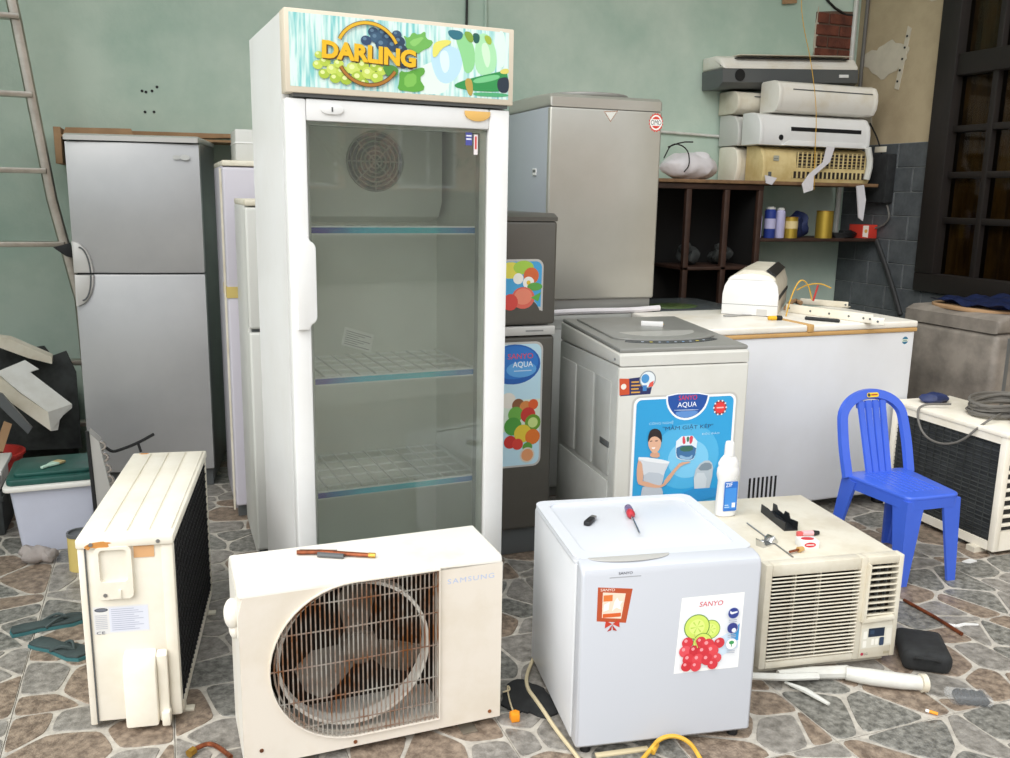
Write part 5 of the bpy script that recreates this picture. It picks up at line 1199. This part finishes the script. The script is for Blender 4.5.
# cable coil, trailing lead, dark pouch on it
t = thing('cable_coil', 'thick coil of grey cable lying on the cream outdoor unit at right', 'cable', (3.70, 1.06, .509), .3)
rn = random.Random(4); g = G('cable_grey')
for k in range(11):
    a_, b_ = .19-.006*(k % 5)+rn.uniform(-.012, .012), .11-.005*(k % 4)+rn.uniform(-.008, .008)
    g.tube([(a_*math.cos(q*.314)+rn.uniform(-.005, .005), b_*math.sin(q*.314), .008+k*.0048+.004*math.sin(q*.7+k)) for q in range(20)], .006, 6, True)
g.build('coil_loops', t)
tag(G('cable_grey').tube([py(990, 392, .95), pz(962, 404, .56), py(952, 430, .9), py(935, 446, .98), py(915, 440, 1.02), py(905, 425, 1.1), pz(925, 398, .515), pz(950, 392, .515)], .006, 7, smooth=3).build('trailing_cable') if False else G('cable_grey').tube([(3.62, .98, .53), (3.50, .92, .535), (3.425, .92, .50), (3.405, .98, .42), (3.405, 1.08, .385), (3.405, 1.17, .40), (3.41, 1.22, .47), (3.44, 1.24, .52), (3.55, 1.18, .525)], .0048, 7, smooth=3).build('trailing_cable'), 'grey cable looping down over the black coil side of the right outdoor unit', 'cable')
o = G('black_matte').sphere((0, 0, .02), .09, (1.2, .8, .3), 18, 10)
tag(o.build('black_pouch', loc=(3.66, .86, .512)), 'flat black pouch beside the cable coil on the right outdoor unit', 'pouch')
o = G('dark_blue').sphere((0, 0, .018), .055, (1.3, .8, .4), 16, 10)
for v in o.bm.verts: v.co += Vector((0, math.sin(v.co.x*90), math.sin(v.co.x*110+v.co.y*80)))*.005; v.co.z = max(v.co.z, 0)
tag(o.build('dark_rag', loc=(3.58, 1.30, .505)), 'small dark rag at the back of the right outdoor unit', 'cloth')

# ------------------------------------------------------------------ blue plastic chair
t = thing('plastic_chair', 'low blue plastic chair with arched slatted back and yellow sticker', 'chair', (2.99, .70, 0), -.05)
ZC = .335; bl = 'blue_plastic'
sf, sb, sd = .118, .146, .315
g = G(bl)
n = 12; top = [[None]*(n+1) for _ in range(n+1)]
def sw(v): return sf+(sb-sf)*v
def edge_round(u, v): return u
seat_pts = [(-sf+.03, -.012), (sf-.03, -.012)]
outline = arc(sf-.03, .02, .03, -90, 0, 5)+arc(sb-.03, sd-.03, .03, 0, 90, 5)+arc(-sb+.03, sd-.03, .03, 90, 180, 5)+arc(-sf+.03, .02, .03, 180, 270, 5)
g.prism(outline, 'z', ZC-.02, ZC, .008, 3)
seat = g.build('seat', t)
for k in range(7): G(bl).box(-.075+k*.025-.0045, -.075+k*.025+.0045, .05, .27, ZC-.002, ZC+.0028, .002, 1).build('seat_rib', seat)
ap = [(x*.985, y) for x, y in outline]
G(bl).ring(outline, [(x*.93, sd/2+(y-sd/2)*.95) for x, y in outline], 'z', ZC-.05, ZC-.015).build('apron', t)
def leg(tx, ty, fx, fy):
    g = G(bl); sx = 1 if tx > 0 else -1; sy = 1 if ty > .15 else -1
    def L(cx, cy, s): # angle section
        a_ = .05*s; th = .010*s if False else .011
        return [(cx, cy), (cx-sx*a_, cy), (cx-sx*a_, cy-sy*th), (cx-sx*th*1.6, cy-sy*th), (cx-sx*th, cy-sy*th*1.6), (cx-sx*th, cy-sy*a_), (cx, cy-sy*a_)]
    A, Bq = L(tx, ty, 1.55), L(fx, fy, .7); nn = len(A)
    hi = [g.bm.verts.new((*q, ZC-.018)) for q in A]; lo = [g.bm.verts.new((*q, 0)) for q in Bq]
    for i in range(nn): g.bm.faces.new((lo[i], lo[(i+1) % nn], hi[(i+1) % nn], hi[i]))
    g.bm.faces.new(lo[::-1]); g.bm.faces.new(hi); bmesh.ops.recalc_face_normals(g.bm, faces=g.bm.faces[:])
    g.build('leg', t)
leg(-sf, -.008, -sf-.01, -.02); leg(sf, -.008, sf+.008, -.02); leg(-sb, sd, -sb-.008, sd+.05); leg(sb, sd, sb+.008, sd+.05)
# back: arch leaning backwards
def bp(x, z): return Vector((x, sd-.03+(z-ZC)*.30, z))
hw = .145
arch = [bp(-hw, ZC-.01), bp(-hw-.004, ZC+.10), bp(-hw+.002, ZC+.19)]+[bp(hw*.985*math.cos(math.radians(q)), ZC+.195+.098*math.sin(math.radians(q))) for q in range(165, 14, -15)]+[bp(hw-.002, ZC+.19), bp(hw+.004, ZC+.10), bp(hw, ZC-.01)]
rs = [.026]*len(arch)
G(bl).tube(arch, .012, 10, nrm=(0, -.958, .287), rb=.012, smooth=1).build('back_frame_core', t) if False else None
g = G(bl)
# flat band along the arch
def band3(g, path, wdt, th):
    L = []
    for i, p in enumerate(path):
        a_ = path[max(i-1, 0)]; b_ = path[min(i+1, len(path)-1)]; d = (b_-a_).normalized(); nn = Vector((0, -.958, .287)); s_ = d.cross(nn).normalized()
        L.append([p+s_*wdt/2-nn*th/2, p-s_*wdt/2-nn*th/2, p-s_*wdt/2*.8+nn*th/2, p+s_*wdt/2*.8+nn*th/2])
    R = [[g.bm.verts.new(q) for q in r] for r in L]
    for r0, r1 in zip(R, R[1:]):
        for j in range(4): g.bm.faces.new((r0[j], r0[(j+1) % 4], r1[(j+1) % 4], r1[j]))
    g.bm.faces.new(R[0][::-1]); g.bm.faces.new(R[-1]); bmesh.ops.recalc_face_normals(g.bm, faces=g.bm.faces[:])
pth = arch
for _ in range(2):
    q = []
    for u, v in zip(pth, pth[1:]): q += [u*.75+v*.25, u*.25+v*.75]
    pth = [pth[0]]+q+[pth[-1]]
band3(g, pth, .042, .016); g.build('back_frame', t)
G(bl).prism([(-.07, ZC+.262), (.07, ZC+.262), (.065, ZC+.238), (-.065, ZC+.238)], 'y', -.005, .005, mx=Matrix.Translation((0, sd-.03+.27*.30, 0))).build('top_web', t)
for k in range(4):
    xb, xt = -.045+k*.03, -.052+k*.0345
    g = G(bl); band3(g, [bp(xb, ZC-.005), bp((xb+xt)/2, ZC+.13), bp(xt, ZC+.268)], .029, .008); g.build('back_slat', t)
pc = bp(0, ZC+.287)
a = Pr(F('e3c22a')).rect(-.028, .028, -.009, .009, F('e6c62c'), .008).disc(-.018, 0, .007, F('3a3a3a')).rect(-.008, .022, -.003, .003, F('a8452a')); a.build('sticker', t, loc=pc+Vector((0, -.0105, .003)), rot=(math.radians(-16), 0, 0), smooth=False)

# ------------------------------------------------------------------ odds and ends on the floor
pts = [pz(x, y, .018) for x, y in ((752, 668), (790, 667), (825, 666), (848, 666))]
tag(G('pvc_white').tube(pts, .017, 10, smooth=1).build('wrapped_tube'), 'thin white wrapped tube along the foot of the window air conditioner', 'tube') if False else None
t = thing('insulated_pipe', 'white tape-wrapped pipe bundle lying in front of the window air conditioner', 'pipe', (0, 0, 0))
G('pvc_white').tube([pz(778, 675, .02), pz(812, 673, .02), pz(848, 672, .02)], .018, 10, rs=[.014, .018, .02]).build('thin_run', t)
G('pvc_white').tube([pz(846, 673, .024), pz(870, 677, .024), pz(900, 681, .024), pz(922, 683, .024)], .023, 12, rs=[.020, .024, .023, .021]).build('thick_run', t)
G('cream_dark').lathe([(.026, -.01), (.026, .006), (.016, .008)], n=14).build('pipe_end', t, loc=pz(924, 683, .026), rot=(0, math.pi/2, -.35))
tag(G('pvc_white').tube([pz(748, 676, .03), pz(785, 677, .03), pz(818, 676, .03)], .012, 8, rb=.01).build('pvc_trunking'), 'pale flat trunking strip poking out behind the mini fridge', 'strip')
tag(G('pvc_white').tube([pz(785, 682, .012), pz(805, 690, .012), pz(829, 704, .012)], .012, 6, rs=[.005, .011, .007], rb=.007).build('foam_strip'), 'tapered white foam strip on the floor tiles below the window air conditioner', 'strip')
q = pz(921, 663)
t = thing('black_bag', 'small black fabric bag lying beside the window air conditioner', 'bag', (q.x+.03, q.y+.03, 0), .95)
g = G('black_matte').box(-.11, .11, -.07, .07, 0, .055, .022, 4)
for v in g.bm.verts: v.co.z *= 1-.2*math.sin(v.co.x*14); v.co.y += .006*math.sin(v.co.x*40)
g.build('bag_body', t); G('black_matte').tube([(-.1, -.03, .04), (-.13, -.01, .06), (-.13, .03, .06), (-.1, .04, .04)], .009, 6, smooth=1, rb=.004).build('handle', t); G('cable_grey').box(-.1, .1, -.004, .004, .0545, .057, .001).build('zip', t) if False else None
q = pz(970, 702)
t = thing('wrapped_component', 'black component in clear plastic wrap on the floor at far right', 'component', (q.x, q.y, 0), -.5)
G('black').box(-.04, .04, -.02, .02, .001, .026, .006, 3).build('component', t)
for k in range(4): G('black').cyl((-.03+k*.02, -.0195, .014), (-.03+k*.02, .0195, .014), .014, n=10).build('rib', t)
g = G('plastic_clear').box(-.06, .05, -.03, .03, 0, .03, .01, 3)
for v in g.bm.verts: v.co += Vector((math.sin(v.co.y*200), math.sin(v.co.x*180), 0))*.003
g.build('plastic_wrap', t)
q = pz(933, 714)
t = thing('cigarette_butt', 'orange cigarette butt on the floor tiles', 'cigarette', (q.x, q.y, .0045), 2.2)
G('orange').cyl((-.012, 0, 0), (.01, 0, 0), .0042, n=10).build('filter', t); G('white').cyl((.01, 0, 0), (.019, 0, 0), .0042, n=10).build('paper', t)
tag(G('white').prism([(0, 0), (.03, -.02), (.06, -.022), (.1, -.045), (.105, -.04), (.07, -.012), (.035, -.006), (.02, .012)], 'z', 0, .003).build('paint_chip', loc=pz(948, 627), rot=(0, 0, .2)), 'curled white plaster chip on the floor beyond the window air conditioner', 'chip')
tag(G('copper').tube([pz(904, 600, .007), pz(935, 617, .007), pz(962, 634, .007)], .006, 8).build('brown_rod'), 'thin brown rod lying on the floor behind the black bag', 'rod')
tag(G('white').prism([(0, 0), (.05, .01), (.06, -.015), (.02, -.02)], 'z', 0, .004).build('paper_flake', loc=pz(962, 562)), 'small white flake on the floor in front of the right outdoor unit', 'chip')
# cable and orange plug between the two front machines
tag(G('cable_cream').tube([pz(535, 655, .008), pz(523, 683, .008), pz(540, 705, .008), pz(556, 730, .008), pz(578, 757, .008), pz(586, 772, .008)], .0055, 7, smooth=3).build('cream_cord'), 'cream power cord curving on the floor beside the mini fridge', 'cord')
t = thing('orange_plug', 'orange plug on a thin wire by the corner of the rusty outdoor unit', 'plug', pz(515, 716, .012))
G('orange').prism([(-.014, -.012), (.008, -.014), (.014, .002), (.006, .014), (-.012, .010)], 'z', -.012, .012, .004).build('plug_body', t)
o0 = pz(515, 716, .012); G('cable_cream').tube([Vector((0, 0, 0)), pz(509, 700, .01)-o0, pz(507, 684, .01)-o0, pz(511, 690, .014)-o0, pz(503, 692, .01)-o0], .0025, 6, smooth=2).build('wire', t)
q = pz(542, 702)
tag(G('black_matte').prism(blob((0, 0), .07, .09, 12), 'z', 0, .006).build('rubber_mat', loc=(q.x-.03, q.y+.02, 0)), 'scrap of black rubber sheet on the floor beside the mini fridge', 'rubber sheet')
t = thing('extension_cable', 'yellow power cable looping on the floor in front of the mini fridge', 'cable', (0, 0, 0))
G('cable_yellow').tube([pz(640, 762, .008), pz(652, 748, .014), pz(660, 738, .05), pz(675, 735, .055), pz(690, 742, .04), pz(699, 756, .008), pz(706, 770, .008)], .0055, 7, smooth=3).build('cord', t)
G('cable_yellow').cyl(pz(652, 752, .012), pz(657, 744, .02), .009, .0065, n=10).build('strain_relief', t)
G('cable_cream').box(-.1, .09, -.012, .012, 0, .006, .001).build('flat_strip', loc=pz(628, 754)) if False else None
tag(G('cable_cream').box(-.07, .07, -.008, .008, 0, .006, .001).build('flat_wood_strip', loc=pz(622, 753), rot=(0, 0, -.12)), 'flat cream strip on the floor under the front edge of the mini fridge', 'strip')

# ------------------------------------------------------------------ the street behind the camera (seen in the glass door)
struct(G('cable_grey').box(-12, 16, -11.2, -11, -.1, 1.35).box(-12, 16, -11.25, -10.95, 1.35, 1.42).build('wall_street', smooth=False))
t = thing('town_house', 'peach street house reflected in the glass door of the display fridge', 'house', (6, -19, -.1))
struct(t); G('peach_wall').box(-8, 9, -3, 0, 0, 7.5).build('facade', t, smooth=False)
for i in range(5):
    for j in range(2):
        w_ = G('white').box(-7+i*3.2, -5.4+i*3.2, 0, .08, 1.6+j*3, 3.2+j*3).build('window', t, smooth=False)
        G('panel_dark').box(-6.9+i*3.2, -6.25+i*3.2, .08, .1, 1.7+j*3, 3.1+j*3).build('pane', w_, smooth=False); G('panel_dark').box(-6.15+i*3.2, -5.5+i*3.2, .08, .1, 1.7+j*3, 3.1+j*3).build('pane', w_, smooth=False)
G('brick').box(-8.3, 9.3, -3.2, .4, 7.5, 7.75).build('roof_edge', t, smooth=False)
t = thing('street_tree', 'leafy street tree reflected in the glass door of the display fridge', 'tree', (5.2, -12.5, -.1))
G('bark').tube([(0, 0, 0), (.1, 0, 1.2), (.0, .1, 2.4), (.3, .2, 3.6)], .13, 8, smooth=1).tube([(.05, .05, 1.8), (-.8, .2, 2.6), (-1.6, .3, 3.0)], .05, 6).tube([(.05, .05, 2.0), (.9, .1, 2.7), (1.8, .1, 3.0)], .05, 6).build('trunk', t)
g = G('leaf'); rn = random.Random(9)
for c in range(34):
    cx, cy, cz = rn.uniform(-2.4, 2.6), rn.uniform(-.7, .7), rn.uniform(1.7, 4.6)
    for k in range(60):
        p = Vector((cx+rn.gauss(0, .28), cy+rn.gauss(0, .25), cz+rn.gauss(0, .22))); d1 = Vector((rn.uniform(-1, 1), rn.uniform(-1, 1), rn.uniform(-1, .4))).normalized()*.09; d2 = d1.cross(Vector((rn.uniform(-1, 1), rn.uniform(-1, 1), 1))).normalized()*.03
        g.poly([p-d1, p+d2, p+d1, p-d2])
o = g.build('crown', t, smooth=False); o['kind'] = 'stuff'
